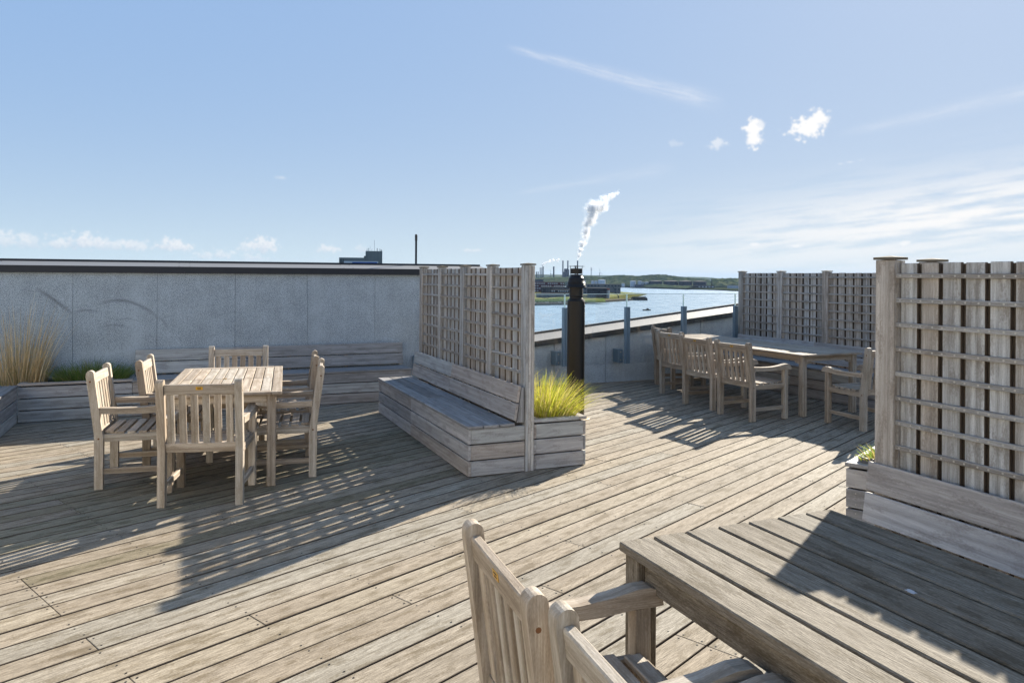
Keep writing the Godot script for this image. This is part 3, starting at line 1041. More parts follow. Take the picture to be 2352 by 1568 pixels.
# an armchair that looks towards its own -z
func armchair(wood_kind: String, label: String, group: String) -> Node3D:
	var o := thing("garden_armchair", label, "chair", Vector3.ZERO, 0.0, group)
	o.set_meta("wood", wood_kind)
	for s in [-1.0, 1.0]:
		var x: float = s * 0.256
		# back post: upright to the seat, then leaning back, with a round head
		var pr := PackedVector2Array([Vector2(0.216, 0.0), Vector2(0.274, 0.0), Vector2(0.276, 0.40), Vector2(0.333, 0.835)])
		for k in 11:
			var t := deg_to_rad(7.0 - 10.0 + 18.6 * k)
			pr.append(Vector2(0.3065 + 0.0265 * cos(t), 0.8545 + 0.0265 * sin(t)))
		pr.append_array(PackedVector2Array([Vector2(0.222, 0.42), Vector2(0.216, 0.38)]))
		var p := put(o, "back_post", prism(pr, 0.050), pick(wood_kind), Vector3(x, 0, 0))
		for q in [[0.80, 0.305], [0.375, 0.246]]:
			put(p, "plug", disc(0.0075, 0.001, 8), M.plug, Vector3(s * 0.0252, q[0], q[1]), Basis(Vector3(0, 0, 1), -s * PI / 2))
		put(o, "front_leg", bar(0.052, 0.560, 0.055, 1, 0.003, 6), pick(wood_kind), Vector3(x, 0.280, -0.245))
		# arm: a dip behind, a rise and a rolled end in front of the leg
		var ar := PackedVector2Array([Vector2(0.240, 0.606), Vector2(0.10, 0.598), Vector2(-0.03, 0.597), Vector2(-0.14, 0.607), Vector2(-0.225, 0.622), Vector2(-0.270, 0.622), Vector2(-0.297, 0.611), Vector2(-0.312, 0.588), Vector2(-0.316, 0.562), Vector2(-0.290, 0.560), Vector2(-0.22, 0.561), Vector2(-0.10, 0.552), Vector2(0.02, 0.552), Vector2(0.240, 0.560)])
		put(o, "arm", prism(ar, 0.058, false), pick(wood_kind), Vector3(x, 0, 0))
		put(o, "side_rail", bar(0.026, 0.055, 0.44, 2, 0.002, 6), pick(wood_kind), Vector3(x, 0.376, 0.0))
		put(o, "stretcher", bar(0.024, 0.042, 0.44, 2, 0.002, 6), pick(wood_kind), Vector3(x, 0.130, 0.0))
	put(o, "front_rail", bar(0.462, 0.055, 0.024, 0, 0.002, 6), pick(wood_kind), Vector3(0, 0.376, -0.245))
	var lean := Basis(Vector3.RIGHT, deg_to_rad(7.4))
	put(o, "lower_rail", bar(0.462, 0.066, 0.028, 0, 0.003, 6), pick(wood_kind), Vector3(0, 0.405, 0.247), lean)
	var top := put(o, "top_rail", bar(0.462, 0.070, 0.028, 0, 0.004, 6), pick(wood_kind), Vector3(0, 0.812, 0.302), lean)
	var plate := put(top, "brand_plate", bar(0.046, 0.022, 0.002, 0, 0.0008, 1), M.brass, Vector3(0, 0.010, 0.0147))
	plate.set_meta("label", "small brass plate with dark print")
	for k in 2:
		put(plate, "print_line", bar(0.026 - 0.004 * k, 0.004, 0.0006, 0, 0.0001, 1), M.brass_print, Vector3(0, 0.0045 - 0.009 * k, 0.0011))
	for k in 6:
		put(o, "back_slat", bar(0.047, 0.345, 0.014, 1, 0.002, 6), pick(wood_kind), Vector3(-0.1925 + k * 0.077, 0.608, 0.2745), lean)
	for k in 6:
		var t := k / 5.0
		var dip := 0.010 * sin(PI * t)
		put(o, "seat_slat", bar(0.512 if k > 0 and k < 5 else 0.455, 0.019, 0.058, 0, 0.003, 6), pick(wood_kind), Vector3(0, 0.4145 - dip * 0.5, -0.205 + k * 0.078))
	return o

# a framed slatted table: length along local z, centred
func slat_table(wood_kind: String, label: String, at: Vector3, turn: float, w: float, length: float, slats: int, breaks: Array) -> Node3D:
	var o := thing("slatted_table", label, "table", at, turn)
	var y := 0.709
	for s in [-1.0, 1.0]:
		put(o, "edge_board", bar(0.075, 0.022, length, 2, 0.003, 6), pick(wood_kind), Vector3(s * (w / 2 - 0.0375), y, 0))
		put(o, "end_board", bar(w - 0.154, 0.022, 0.085, 0, 0.003, 6), pick(wood_kind), Vector3(0, y, s * (length / 2 - 0.0425)))
	var cuts := [-(length / 2 - 0.088)]
	cuts.append_array(breaks)
	cuts.append(length / 2 - 0.088)
	var pw := (w - 0.156) / slats
	for c in cuts.size() - 1:
		var a: float = cuts[c]
		var b: float = cuts[c + 1]
		for k in slats:
			put(o, "top_slat", bar(pw - 0.007, 0.020, b - a - 0.014, 2, 0.003, 8), pick(wood_kind), Vector3(-(w - 0.156) / 2 + pw * (k + 0.5), y, (a + b) / 2))
	for bz in breaks:
		put(o, "batten", bar(w - 0.15, 0.016, 0.06, 0, 0.002, 2), pick(wood_kind), Vector3(0, 0.690, bz))
	var lx := w / 2 - 0.075
	var lz := length / 2 - 0.075
	for s in [-1.0, 1.0]:
		for t in [-1.0, 1.0]:
			put(o, "leg", bar(0.066, 0.696, 0.066, 1, 0.004, 6), pick(wood_kind), Vector3(s * lx, 0.348, t * lz))
		put(o, "long_apron", bar(0.024, 0.062, length - 0.22, 2, 0.002, 6), pick(wood_kind), Vector3(s * lx, 0.665, 0))
		put(o, "short_apron", bar(w - 0.22, 0.062, 0.024, 0, 0.002, 6), pick(wood_kind), Vector3(0, 0.665, s * lz))
		for t in [-1.0, 1.0]:
			var br := PackedVector2Array([Vector2(0.0, 0.634), Vector2(0.085, 0.634), Vector2(0.080, 0.618), Vector2(0.062, 0.610), Vector2(0.035, 0.606), Vector2(0.0, 0.600)])
			put(o, "bracket", prism(br, 0.024), pick(wood_kind), Vector3(s * lx, 0, t * (lz - 0.033)), Basis() if t < 0.0 else turn_y(180.0))
			put(o, "bracket", prism(br, 0.024), pick(wood_kind), Vector3(t * (lx - 0.033), 0, s * lz), turn_y(90.0 if t < 0.0 else -90.0))
	return o

func build_furniture() -> void:
	slat_table("teak", "pale slatted garden table with six armchairs before the concrete wall", Vector3(0.315, 0, -6.765), -6.5, 0.87, 1.66, 9, [0.0])
	put(get_node("slatted_table"), "parasol_plug", bar(0.035, 0.004, 0.012, 0, 0.001, 1), M.brass, Vector3(-0.03, 0.722, 0.0))
	slat_table("old_teak", "long weathered slatted table before the back right screen", Vector3(6.93, 0, -8.09), 0.0, 0.93, 3.02, 8, [-0.5, 0.5])

	var g1 := "armchairs round the pale table"
	var c := armchair("teak", "armchair seen from behind, nearest to the camera at the pale table", g1)
	c.position = Vector3(0.149, 0, -5.868)
	c.rotation.y = deg_to_rad(-14.0)
	copy(c, "armchair on the left of the pale table, nearer the camera", Vector3(-0.327, 0, -6.565), -96.9)
	copy(c, "armchair on the left of the pale table, farther, beside the green grass", Vector3(-0.037, 0, -7.175), -97.0)
	copy(c, "armchair at the far end of the pale table, facing the camera", Vector3(0.428, 0, -7.75), 171.7)
	copy(c, "armchair on the right of the pale table, nearer the camera", Vector3(0.715, 0, -6.404), 80.8)
	copy(c, "armchair on the right of the pale table, farther, mostly hidden", Vector3(0.777, 0, -7.112), 83.0)
	var g2 := "armchairs round the long table"
	var d := armchair("old_teak", "armchair beside the long table, nearest of the row on its left side", g2)
	d.position = Vector3(6.008, 0, -6.89)
	d.rotation.y = deg_to_rad(-87.0)
	copy(d, "second nearest armchair of the row beside the long table", Vector3(6.06, 0, -7.637), -87.5)
	copy(d, "third armchair of the row beside the long table", Vector3(6.275, 0, -8.465), -89.0)
	copy(d, "farthest armchair of the row, by the glass railing", Vector3(6.668, 0, -9.20), -98.0)
	copy(d, "armchair at the near end of the long table, partly behind the nearest screen", Vector3(6.785, 0, -6.02), -2.0)
	var g3 := "armchairs at the plank table"
	var e := copy(d, "foreground armchair at the plank table, whole backrest in view", Vector3(1.058, 0, -1.792), -94.4)
	e.set_meta("group", g3)
	e = copy(d, "foreground armchair cut off by the bottom edge of the picture", Vector3(1.048, 0, -1.19), -94.0)
	e.set_meta("group", g3)

	# the plank table in the foreground: seven thick planks on a frame
	var t := thing("plank_table", "weathered plank table in the right foreground, half in shadow", "table", Vector3(1.322, 0, -2.155))
	for k in 7:
		put(t, "top_plank", bar(0.122, 0.030, 2.5, 2, 0.004, 20), pick("plank_table"), Vector3(0.061 + k * 0.1353, 0.705, 1.25))
	for x in [0.055, 0.88]:
		for z in [0.05, 2.45]:
			put(t, "leg", bar(0.075, 0.688, 0.075, 1, 0.004, 4), pick("plank_table"), Vector3(x, 0.344, z))
		put(t, "long_apron", bar(0.028, 0.095, 2.32, 2, 0.003, 4), pick("plank_table"), Vector3(x, 0.640, 1.25))
	for z in [0.05, 1.25, 2.45]:
		put(t, "cross_rail", bar(0.74, 0.095, 0.028, 0, 0.003, 4), pick("plank_table"), Vector3(0.467, 0.640, z))

	# a bird's dropping on the plank table
	var blot := PackedVector2Array()
	for k in 14:
		var a := TAU * k / 14.0
		blot.append(Vector2(cos(a), sin(a)) * 0.013 * (1.0 + 0.55 * sin(a * 3.0 + 0.6) * sin(a * 5.0)))
	var splat := put(self, "bird_dropping", prism(blot, 0.0008), M.far_white, Vector3(1.875, 0.7206, -1.497), Basis(Vector3(0, 0, 1), PI / 2))
	tag(splat, "small white bird dropping on the shaded part of the plank table", "dropping")

# ---------------------------------------------------------------- plants

func blades(count: int, area: Vector2, height: Vector2, lean: float, wind: Vector3, cols: Array, width: float, sd: int) -> ArrayMesh:
	var r := RandomNumberGenerator.new()
	r.seed = sd
	var v := PackedVector3Array()
	var n := PackedVector3Array()
	var uv := PackedVector2Array()
	var cl := PackedColorArray()
	for i in count:
		var u := Vector2(r.randf_range(-1, 1), r.randf_range(-1, 1))
		var root := Vector3(u.x * area.x, 0, u.y * area.y)
		var ln := r.randf_range(height.x, height.y) * (1.0 - 0.25 * u.length())
		var out := Vector3(u.x + r.randf_range(-0.5, 0.5), 0, u.y + r.randf_range(-0.5, 0.5)) * lean + wind * r.randf_range(0.4, 1.2)
		var dir := (Vector3.UP + out * 0.45).normalized()
		var bend := out * r.randf_range(0.5, 1.1) - Vector3(0, out.length() * 0.25, 0)
		var side := Vector3(r.randf_range(-1, 1), 0, r.randf_range(-1, 1)).normalized() * width * r.randf_range(0.6, 1.2)
		var c: Color = cols[r.randi() % cols.size()]
		c = c * r.randf_range(0.8, 1.15)
		var segs := 4
		var pts := []
		for k in segs + 1:
			var t := k / float(segs)
			pts.append(root + dir * ln * t + bend * ln * t * t * 0.5)
		for k in segs:
			var a: Vector3 = pts[k]
			var b: Vector3 = pts[k + 1]
			var wa := side * (1.0 - 0.85 * k / segs)
			var wb := side * (1.0 - 0.85 * (k + 1) / segs)
			var nn := (b - a).cross(side).normalized()
			var six := [a - wa, b + wb, a + wa, a - wa, b - wb, b + wb]
			if (six[1] - six[0]).cross(six[2] - six[0]).dot(nn) > 0.0:
				nn = -nn
			for p in six:
				v.append(p)
				n.append(nn)
				uv.append(Vector2.ZERO)
				cl.append(c)
	return commit(v, n, uv, cl)

func build_plants() -> void:
	var fresh := [Color(0.44, 0.46, 0.05), Color(0.54, 0.51, 0.06), Color(0.32, 0.38, 0.05), Color(0.62, 0.54, 0.13), Color(0.46, 0.47, 0.05), Color(0.55, 0.44, 0.20)]
	var straw := [Color(0.76, 0.58, 0.33), Color(0.86, 0.71, 0.45), Color(0.60, 0.43, 0.23), Color(0.48, 0.37, 0.19)]
	var dull := [Color(0.14, 0.23, 0.04), Color(0.10, 0.18, 0.04), Color(0.22, 0.28, 0.06), Color(0.27, 0.26, 0.10)]
	var spots := [Vector3(2.88, 0.385, -5.92), Vector3(2.87, 0.385, -6.75), Vector3(2.86, 0.385, -7.6)]
	for i in 3:
		var words: String = ["bright yellow-green grass clump in the middle planter, nearest the camera", "yellow-green grass clump farther back in the middle planter, half hidden", "farthest yellow-green grass clump in the middle planter, behind the screen"][i]
		var g := thing("grass_clump", words, "plant", spots[i], 0.0, "grass clumps")
		put(g, "blades", blades(1100 if i == 0 else 500, Vector2(0.165, 0.24), Vector2(0.22, 0.47), 0.75, Vector3(0.28, 0, 0.02), fresh, 0.0037, 21 + i), M.blade)
		put(g, "dead_leaves", blades(420, Vector2(0.18, 0.26), Vector2(0.06, 0.17), 1.5, Vector3(0.15, 0, 0.1), straw, 0.0028, 41 + i), M.blade)
	var dry := thing("dry_grass", "tall straw-coloured dry grass in the planter at the left edge", "plant", Vector3(-1.66, 0.385, -9.68), 0.0, "grass clumps")
	put(dry, "stalks", blades(300, Vector2(0.20, 0.13), Vector2(0.45, 1.08), 0.32, Vector3(0.10, 0, 0), straw, 0.0042, 61), M.blade)
	put(dry, "leaves", blades(360, Vector2(0.22, 0.14), Vector2(0.15, 0.45), 0.5, Vector3(0.05, 0, 0.02), [straw[2], straw[3], straw[0], dull[3]], 0.0045, 62), M.blade)
	var low := thing("grass_clump", "low dark green grass in the planter along the concrete wall", "plant", Vector3(-0.98, 0.385, -9.66), 0.0, "grass clumps")
	put(low, "blades", blades(1500, Vector2(0.34, 0.15), Vector2(0.14, 0.30), 0.9, Vector3(0.05, 0, 0.08), dull, 0.0040, 63), M.blade)
	put(low, "dead_leaves", blades(160, Vector2(0.36, 0.17), Vector2(0.06, 0.14), 1.3, Vector3(0, 0, 0.1), straw, 0.0026, 64), M.blade)
	var herb := thing("small_herb", "small green plant growing in the dark tub", "plant", Vector3(4.148, 0.43, -3.532), 25.5)
	put(herb, "leaves", blades(200, Vector2(0.16, 0.08), Vector2(0.04, 0.12), 1.2, Vector3.ZERO, [Color(0.22, 0.34, 0.05), Color(0.36, 0.42, 0.06), Color(0.48, 0.38, 0.14)], 0.0075, 65), M.blade)

# ---------------------------------------------------------------- the far shore

func land(called_as: String, outline: Array, y: float, mat: Material) -> void:
	var poly2 := PackedVector2Array()
	for p in outline:
		poly2.append(Vector2(p[0], p[1]))
	var v := PackedVector3Array()
	var n := PackedVector3Array()
	var uv := PackedVector2Array()
	var idx := Geometry2D.triangulate_polygon(poly2)
	for t in range(0, idx.size(), 3):
		var tri := []
		for k in 3:
			tri.append(Vector3(poly2[idx[t + k]].x, y, poly2[idx[t + k]].y))
		poly(v, n, uv, tri, Vector3.UP, 0, 0, 0)
	var ctr := Vector2.ZERO
	for p in poly2:
		ctr += p / poly2.size()
	for i in poly2.size():
		var a := poly2[i]
		var b := poly2[(i + 1) % poly2.size()]
		var d := (b - a).normalized()
		var o := Vector2(d.y, -d.x)
		if o.dot((a + b) / 2 - ctr) < 0.0:
			o = -o
		poly(v, n, uv, [Vector3(a.x, y, a.y), Vector3(b.x, y, b.y), Vector3(b.x, WATER - 1, b.y), Vector3(a.x, WATER - 1, a.y)], Vector3(o.x, 0, o.y), 0, 0, 0)
	var m := put(self, called_as, commit(v, n, uv), mat)
	m.set_meta("kind", "structure")

# a field of bushy mounds: heights from a function of two numbers, coloured leaf by leaf
func wooded(base: String, o: Vector3, across: Vector3, back: Vector3, nu: int, nv: int, profile: Array, bump: float, cols: Array, sd: int) -> MeshInstance3D:
	var r := FastNoiseLite.new()
	r.seed = sd
	r.noise_type = FastNoiseLite.TYPE_CELLULAR
	r.cellular_return_type = FastNoiseLite.RETURN_DISTANCE
	r.frequency = 0.075
	var f := FastNoiseLite.new()
	f.seed = sd + 3
	f.frequency = 0.02
	var v := PackedVector3Array()
	var cl := PackedColorArray()
	var grid := []
	var tint := []
	for j in nv + 1:
		for i in nu + 1:
			var s := i / float(nu)
			var t := j / float(nv)
			var p := o + across * s + back * t
			var q := s * (profile.size() - 1)
			var k := mini(int(q), profile.size() - 2)
			var top: float = lerpf(profile[k], profile[k + 1], smoothstep(0.0, 1.0, q - k))
			var shape := pow(sin(PI * 0.5 * minf(t * 1.25, 1.0)), 0.8) if t < 0.8 else cos((t - 0.8) / 0.2 * PI * 0.5)
			var crown := clampf(0.35 - r.get_noise_2d(p.x, p.z) * 0.9, -0.5, 1.2)
			var h := maxf(top * shape + crown * bump * (0.3 + shape), 0.0)
			grid.append(Vector3(p.x, o.y + h, p.z))
			var c: Color = cols[absi(hash(Vector2i(int(p.x / 14.0), int(p.z / 14.0)))) % cols.size()]
			tint.append(c * (1.0 + f.get_noise_2d(p.x, p.z) * 0.35))
	for j in nv:
		for i in nu:
			var a := j * (nu + 1) + i
			for k in [a, a + 1, a + nu + 2, a, a + nu + 2, a + nu + 1]:
				v.append(grid[k])
				cl.append(tint[k])
	var st := SurfaceTool.new()
	st.begin(Mesh.PRIMITIVE_TRIANGLES)
	for i in range(0, v.size(), 3):
		var nn := -(v[i + 1] - v[i]).cross(v[i + 2] - v[i]).normalized()
		var order := [0, 1, 2]
		if nn.y < 0.0:
			nn = -nn
			order = [0, 2, 1]
		for k in order:
			st.set_normal(nn)
			st.set_color(cl[i + k])
			st.add_vertex(v[i + k])
	var m := put(self, base, st.commit(), M.vertex)
	m.set_meta("kind", "stuff")
	return m

func tank(label: String, at: Vector3, r: float, h: float, mat: Material) -> void:
	var o := thing("storage_tank", label, "tank", at, 0.0, "storage tanks on the far shore")
	put(o, "shell", lathe([Vector2(r, 0), Vector2(r, h)], 28), mat)
	put(o, "roof", lathe([Vector2(r * 1.01, h - 0.1), Vector2(r * 1.01, h + 0.3), Vector2(r * 0.5, h + r * 0.09), Vector2(0, h + r * 0.13)], 28), M.far_roof if mat == M.far_dark else mat)

func house(base: String, label: String, cat: String, a: Vector3, b: Vector3, depth: float, h: float, mat: Material, storeys: int, cols: int, pane: Material, group := "") -> Node3D:
	# a block whose front runs from a to b, windows set into that front and the near end
	var d := b - a
	var w := Vector2(d.x, d.z).length()
	var o := thing(base, label, cat, Vector3(a.x, a.y, a.z), -rad_to_deg(atan2(d.z, d.x)), group)
	block(o, "wall", Vector3(0, 0, -depth), Vector3(w, h, 0), mat)
	block(o, "roof", Vector3(-0.4, h, -depth - 0.4), Vector3(w + 0.4, h + 0.5, 0.4), M.far_roof if mat != M.brick else M.brick)
	for j in storeys:
		for i in cols:
			if (i * 7 + j * 3 + int(w)) % 6 == 0:
				continue
			var x := w * (i + 0.5) / cols
			var y := h * (j + 0.55) / storeys
			block(o, "window", Vector3(x - w / cols * 0.27, y - h / storeys * 0.2, -0.2), Vector3(x + w / cols * 0.27, y + h / storeys * 0.2, 0.12), pane)
	return o

func stack(label: String, at: Vector3, top: float, r: float) -> void:
	var o := thing("smokestack", label, "chimney", Vector3(at.x, WATER + 3, at.z), 0.0, "smokestacks on the skyline")
	var h := top - WATER - 3
	put(o, "shaft", lathe([Vector2(r * 1.25, 0), Vector2(r, h), Vector2(0, h)], 12), M.stack)
	put(o, "collar", lathe([Vector2(r * 1.02, h - r * 2.5), Vector2(r * 1.12, h - r * 2.4), Vector2(r * 1.12, h + 0.4), Vector2(r * 0.8, h + 0.4)], 12), M.far_dark)

func puffs(base: String, label: String, list: Array) -> void:
	# a cloud of countless small white flakes, thick inside and ragged outside, that lets the sun through
	var o := thing(base, label, "smoke")
	var r := RandomNumberGenerator.new()
	r.seed = 55
	var v := PackedVector3Array()
	var nn := PackedVector3Array()
	var uv := PackedVector2Array()
	for p in list:
		for k in int(p[5]):
			var d := Vector3(r.randfn(), r.randfn(), r.randfn())
			d = d * 0.50
			var c := Vector3(p[0] + d.x * p[3], p[1] + d.y * p[4], p[2] + d.z * p[3])
			var n := Vector3(r.randfn(), r.randfn(), r.randfn()).normalized()
			var a := n.cross(Vector3(0.31, 0.9, 0.2)).normalized()
			var b := n.cross(a)
			var s: float = r.randf_range(0.6, 1.4) * p[6]
			for q in [a, a * -0.5 - b * 0.87, a * -0.5 + b * 0.87]:
				v.append(c + q * s)
				nn.append(n)
				uv.append(Vector2.ZERO)
	# wind the flakes to suit their normals
	for i in range(0, v.size(), 3):
		if (v[i + 1] - v[i]).cross(v[i + 2] - v[i]).dot(nn[i]) > 0.0:
			var t := v[i + 1]
			v[i + 1] = v[i + 2]
			v[i + 2] = t
	put(o, "billows", commit(v, nn, uv), M.steam)

func build_far_shore() -> void:
	var green := [Color(0.050, 0.068, 0.036), Color(0.066, 0.084, 0.042), Color(0.036, 0.052, 0.030), Color(0.086, 0.098, 0.050)]
	var meadow := std(Color(0.36, 0.36, 0.20), 0.95)
	var field := std(Color(0.22, 0.24, 0.16), 0.95)
	meadow.metallic_specular = 0.0
	field.metallic_specular = 0.0
	# land beyond the fjord and the point of the near peninsula
	land("far_land", [[1365, -1630], [1400, -1740], [1405, -1840], [1388, -1950], [1412, -2124], [1430, -2290], [1425, -2440], [1250, -2560], [900, -2700], [0, -2900], [-3000, -3600], [-3000, -11000], [11000, -11000], [11000, -1000], [3000, -1200]], WATER + 3.0, field)
	land("peninsula", [[250, -930], [402, -860], [448, -867], [510, -923], [553, -944], [597, -981], [624, -1000], [640, -1030], [700, -1110], [760, -1180], [890, -1346], [893, -1382], [840, -1400], [700, -1640], [600, -2000], [300, -2300], [-300, -2000]], WATER + 2.2, meadow)
	land("quay_strip", [[395, -858], [450, -865], [512, -921], [555, -942], [640, -1006], [640, -1022], [560, -975], [505, -950], [440, -890], [395, -875]], WATER + 2.6, M.sand)

	# wooded hill
	var prof := [3.0, 3.5, 3.2, 0.0, 5.5, 9.0, 10.0, 8.0, 6.0, 9.0, 11.5, 12.5, 12.0, 8.0, 4.0, 0.5, -2.0, -4.0, -6.0]
	for i in prof.size():
		prof[i] = prof[i] - WATER - 3.0 - 10.0
	wooded("wooded_hill", Vector3(1340, WATER + 3.0, -2500), Vector3(440, 0, 250), Vector3(170, 0, -260), 260, 80, prof, 8.0, green, 3).set_meta("label", "low hill covered in green woods beyond the tanks")
	wooded("shore_wood", Vector3(1640, WATER + 3.0, -2080), Vector3(330, 0, 290), Vector3(120, 0, -160), 140, 30, [20, 22, 24, 20, 22, 24, 21, 22], 8.0, [green[0], green[3], Color(0.12, 0.13, 0.06), green[2]], 8)
	wooded("shore_scrub", Vector3(1395, WATER + 3.0, -2330), Vector3(-30, 0, 480), Vector3(60, 0, -30), 120, 12, [8, 10, 12, 9, 6, 4, 3, 3], 4.0, green, 9)
	wooded("far_ridge", Vector3(600, WATER + 3.0, -6600), Vector3(4200, 0, 900), Vector3(500, 0, -1500), 120, 16, [30, 46, 50, 52, 48, 44, 40, 36, 30], 8.0, green, 12)
	wooded("west_wood", Vector3(800, WATER + 3.0, -2950), Vector3(600, 0, 380), Vector3(80, 0, -160), 140, 20, [8, 12, 10, 14, 16, 20, 24, 26], 6.0, green, 14)
	wooded("bank_bushes", Vector3(380, WATER + 2.2, -905), Vector3(140, 0, 20), Vector3(12, 0, -30), 70, 12, [3, 4, 3.5, 5, 3, 3], 1.6, [Color(0.13, 0.16, 0.045), Color(0.20, 0.20, 0.07), Color(0.09, 0.12, 0.035)], 17)
	wooded("point_grass", Vector3(640, WATER + 2.2, -1080), Vector3(230, 0, -270), Vector3(-30, 0, -60), 70, 10, [2, 3, 2.5, 2, 1.5], 1.2, [Color(0.15, 0.17, 0.06), Color(0.21, 0.20, 0.09)], 18)

	# tanks, left to right
	var base := WATER + 3.0
	var tanks := [[1204, -2190, 5.2, 20.0, 0, "partly hidden by the flue cowl"], [1228.4, -2177.4, 5.4, 20.0, 0, "left of the small white pair"], [1238.2, -2171.8, 4.9, 20.0, 0, "right of the small white pair"], [1254, -2162.8, 12.5, 23.5, 0, "widest white one, left of the water gap"], [1156.7, -1871.4, 4.3, 15.0, 0, "small low one standing alone by the water"], [1180.5, -1856.4, 8.3, 22.0, 0, "first of the white ones beside the dark tanks"], [1196.6, -1846.1, 5.9, 22.0, 0, "second of the white ones beside the dark tanks"], [1204.6, -1840.9, 3.4, 19.5, 0, "narrowest of the white ones beside the dark tanks"], [1213.3, -1835.2, 5.9, 19.3, 0, "white one touching the first dark tank"], [1234.4, -1821, 18.8, 22.0, 1, "first from the left"], [1269.3, -1796.9, 20.5, 22.2, 1, "second from the left"], [1302.2, -1773.2, 19.1, 22.2, 1, "third from the left"], [1334.4, -1749.1, 18.6, 22.0, 1, "last on the right"]]
	for t in tanks:
		var k := 1.165 if t[4] == 1 or t[0] > 1150 and t[1] > -1900 else 1.09
		var far := Vector3(t[0] * k, base, t[1] * k)
		var hh: float = (t[3] + 3.0 + WATER - 1.6) * k - WATER - 3.0 + 1.6
		tank(("wide dark grey storage tank, " if t[4] == 1 else "white storage tank, ") + t[5], far, t[2] * k, maxf(hh, 8.0), M.far_dark if t[4] == 1 else M.far_white)
	# low quay sheds before and beside the tanks
	house("quay_shed", "long low grey shed on the quay before the dark tanks", "building", Vector3(1466, base, -2000), Vector3(1545, base, -1950), 14, 7, M.far_dark, 1, 9, M.pane)
	house("quay_shed", "low dark shed on the quay before the white tanks", "building", Vector3(1368, base, -2140), Vector3(1440, base, -2085), 14, 8, M.slate, 1, 8, M.far_dark)
	for p in [[1560, -1905, 1610, -1868, 9.0, "far_white", "white hall with low gable at the right end of the quay"], [1600, -1890, 1680, -1832, 15.0, "red_roof", "wide brown-roofed hall behind the right end of the quay"], [1665, -1830, 1720, -1790, 11.0, "grey", "pale grey hall beside the back right screen"]]:
		house("harbour_hall", p[6], "building", Vector3(p[0], base, p[1]), Vector3(p[2], base, p[3]), 22, p[4], M[p[5]], 1, 6, M.pane, "harbour halls")

	# buildings on the peninsula
	var pb := WATER + 2.2
	house("brick_building", "long red brick building on the peninsula, left of the flue", "building", Vector3(690, pb, -1500), Vector3(757, pb, -1467), 26, 21.5, M.brick, 4, 16, M.pane, "peninsula buildings")
	house("flat_roof_hall", "grey flat-roofed hall behind the red brick building", "building", Vector3(742, pb, -1600), Vector3(765, pb, -1589), 26, 27.0, M.slate, 1, 5, M.far_dark, "peninsula buildings")
	house("brown_building", "long dark brown building in front of the red brick one", "building", Vector3(640, pb, -1340), Vector3(712, pb, -1305), 20, 13.5, M.brown, 3, 18, M.grey, "peninsula buildings")
	house("office_row", "low dark building with a row of white windows, left of the flue", "building", Vector3(610, pb, -1235), Vector3(660, pb, -1211), 16, 10.0, M.brown, 2, 14, M.pane, "peninsula buildings")
	house("waterside_hall", "long black hall by the parked cars on the peninsula", "building", Vector3(505, pb, -1075), Vector3(562, pb, -1047), 14, 7.5, M.black, 1, 10, M.far_dark, "peninsula buildings")
	house("waterside_block", "black three-storey block at the water, right of the flue", "building", Vector3(590, pb, -1063), Vector3(617, pb, -1048), 22, 16.0, M.black, 4, 11, M.slate, "peninsula buildings")
	house("timber_block", "low brown block with a pale porch beside the black waterside block", "building", Vector3(575, pb, -1090), Vector3(592, pb, -1081), 12, 10.0, M.brown, 3, 6, M.pane, "peninsula buildings")
	house("roof_plant_block", "grey flat block behind the black waterside block", "building", Vector3(700, pb, -1290), Vector3(770, pb, -1255), 20, 20.0, M.grey, 3, 12, M.far_dark, "peninsula buildings")
	var silo := thing("narrow_silo", "narrow pale silo beside the black waterside block", "silo", Vector3(622, pb, -1052))
	put(silo, "shaft", lathe([Vector2(2.6, 0), Vector2(2.6, 13), Vector2(0, 13)], 14), M.far_white)
	put(silo, "head", lathe([Vector2(2.9, 13), Vector2(3.1, 15.5), Vector2(0, 16)], 14), M.red_roof)
	# cars along the shore, a barge and a small boat
	for i in 16:
		var at := Vector3(404.0 + i * 4.6, WATER + 2.7, -866.5 - (0.1 * i if i < 8 else 0.8 + (i - 8) * 2.6))
		var car := thing("parked_car", "one of the small parked cars in a row on the shore left of the flue", "car", at, 60.0 + 4.0 * sin(i * 2.3), "cars parked along the shore")
		var paint: Material = [M.far_white, M.far_dark, M.slate, M.grey][(i * 5) % 4]
		put(car, "body", bar(1.8, 0.8, 4.3, 2, 0.2, 1), paint, Vector3(0, 0.75, 0))
		put(car, "cabin", bar(1.6, 0.6, 2.2, 2, 0.2, 1), M.far_dark, Vector3(0, 1.4, 0.2))
	var barge := thing("moored_barge", "dark barge moored at the tip of the peninsula", "boat", Vector3(655, WATER, -1012), -30.0)
	put(barge, "hull", bar(26, 5.0, 8, 0, 0.8, 1), M.black, Vector3(0, 1.6, 0))
	put(barge, "cargo", bar(20, 1.6, 6, 0, 0.6, 1), M.quay, Vector3(-1, 4.8, 0))
	put(barge, "cabin", bar(4, 2.4, 5, 0, 0.3, 1), M.far_white, Vector3(9, 5.2, 0))
	var boat := thing("small_boat", "small dark boat alone on the near water", "boat", Vector3(463, WATER, -700), -20.0)
	put(boat, "hull", bar(9, 1.2, 2.6, 0, 0.4, 1), M.black, Vector3(0, 0.5, 0))
	put(boat, "cabin", bar(2.4, 1.4, 1.8, 0, 0.3, 1), M.quay, Vector3(1, 1.7, 0))
	var crane := thing("loading_crane", "thin slanting loading crane beside the black block", "crane", Vector3(645, pb, -1058))
	put(crane, "mast", bar(1.4, 4.0, 1.4, 1, 0.1, 1), M.far_dark, Vector3(0, 2.0, 0))
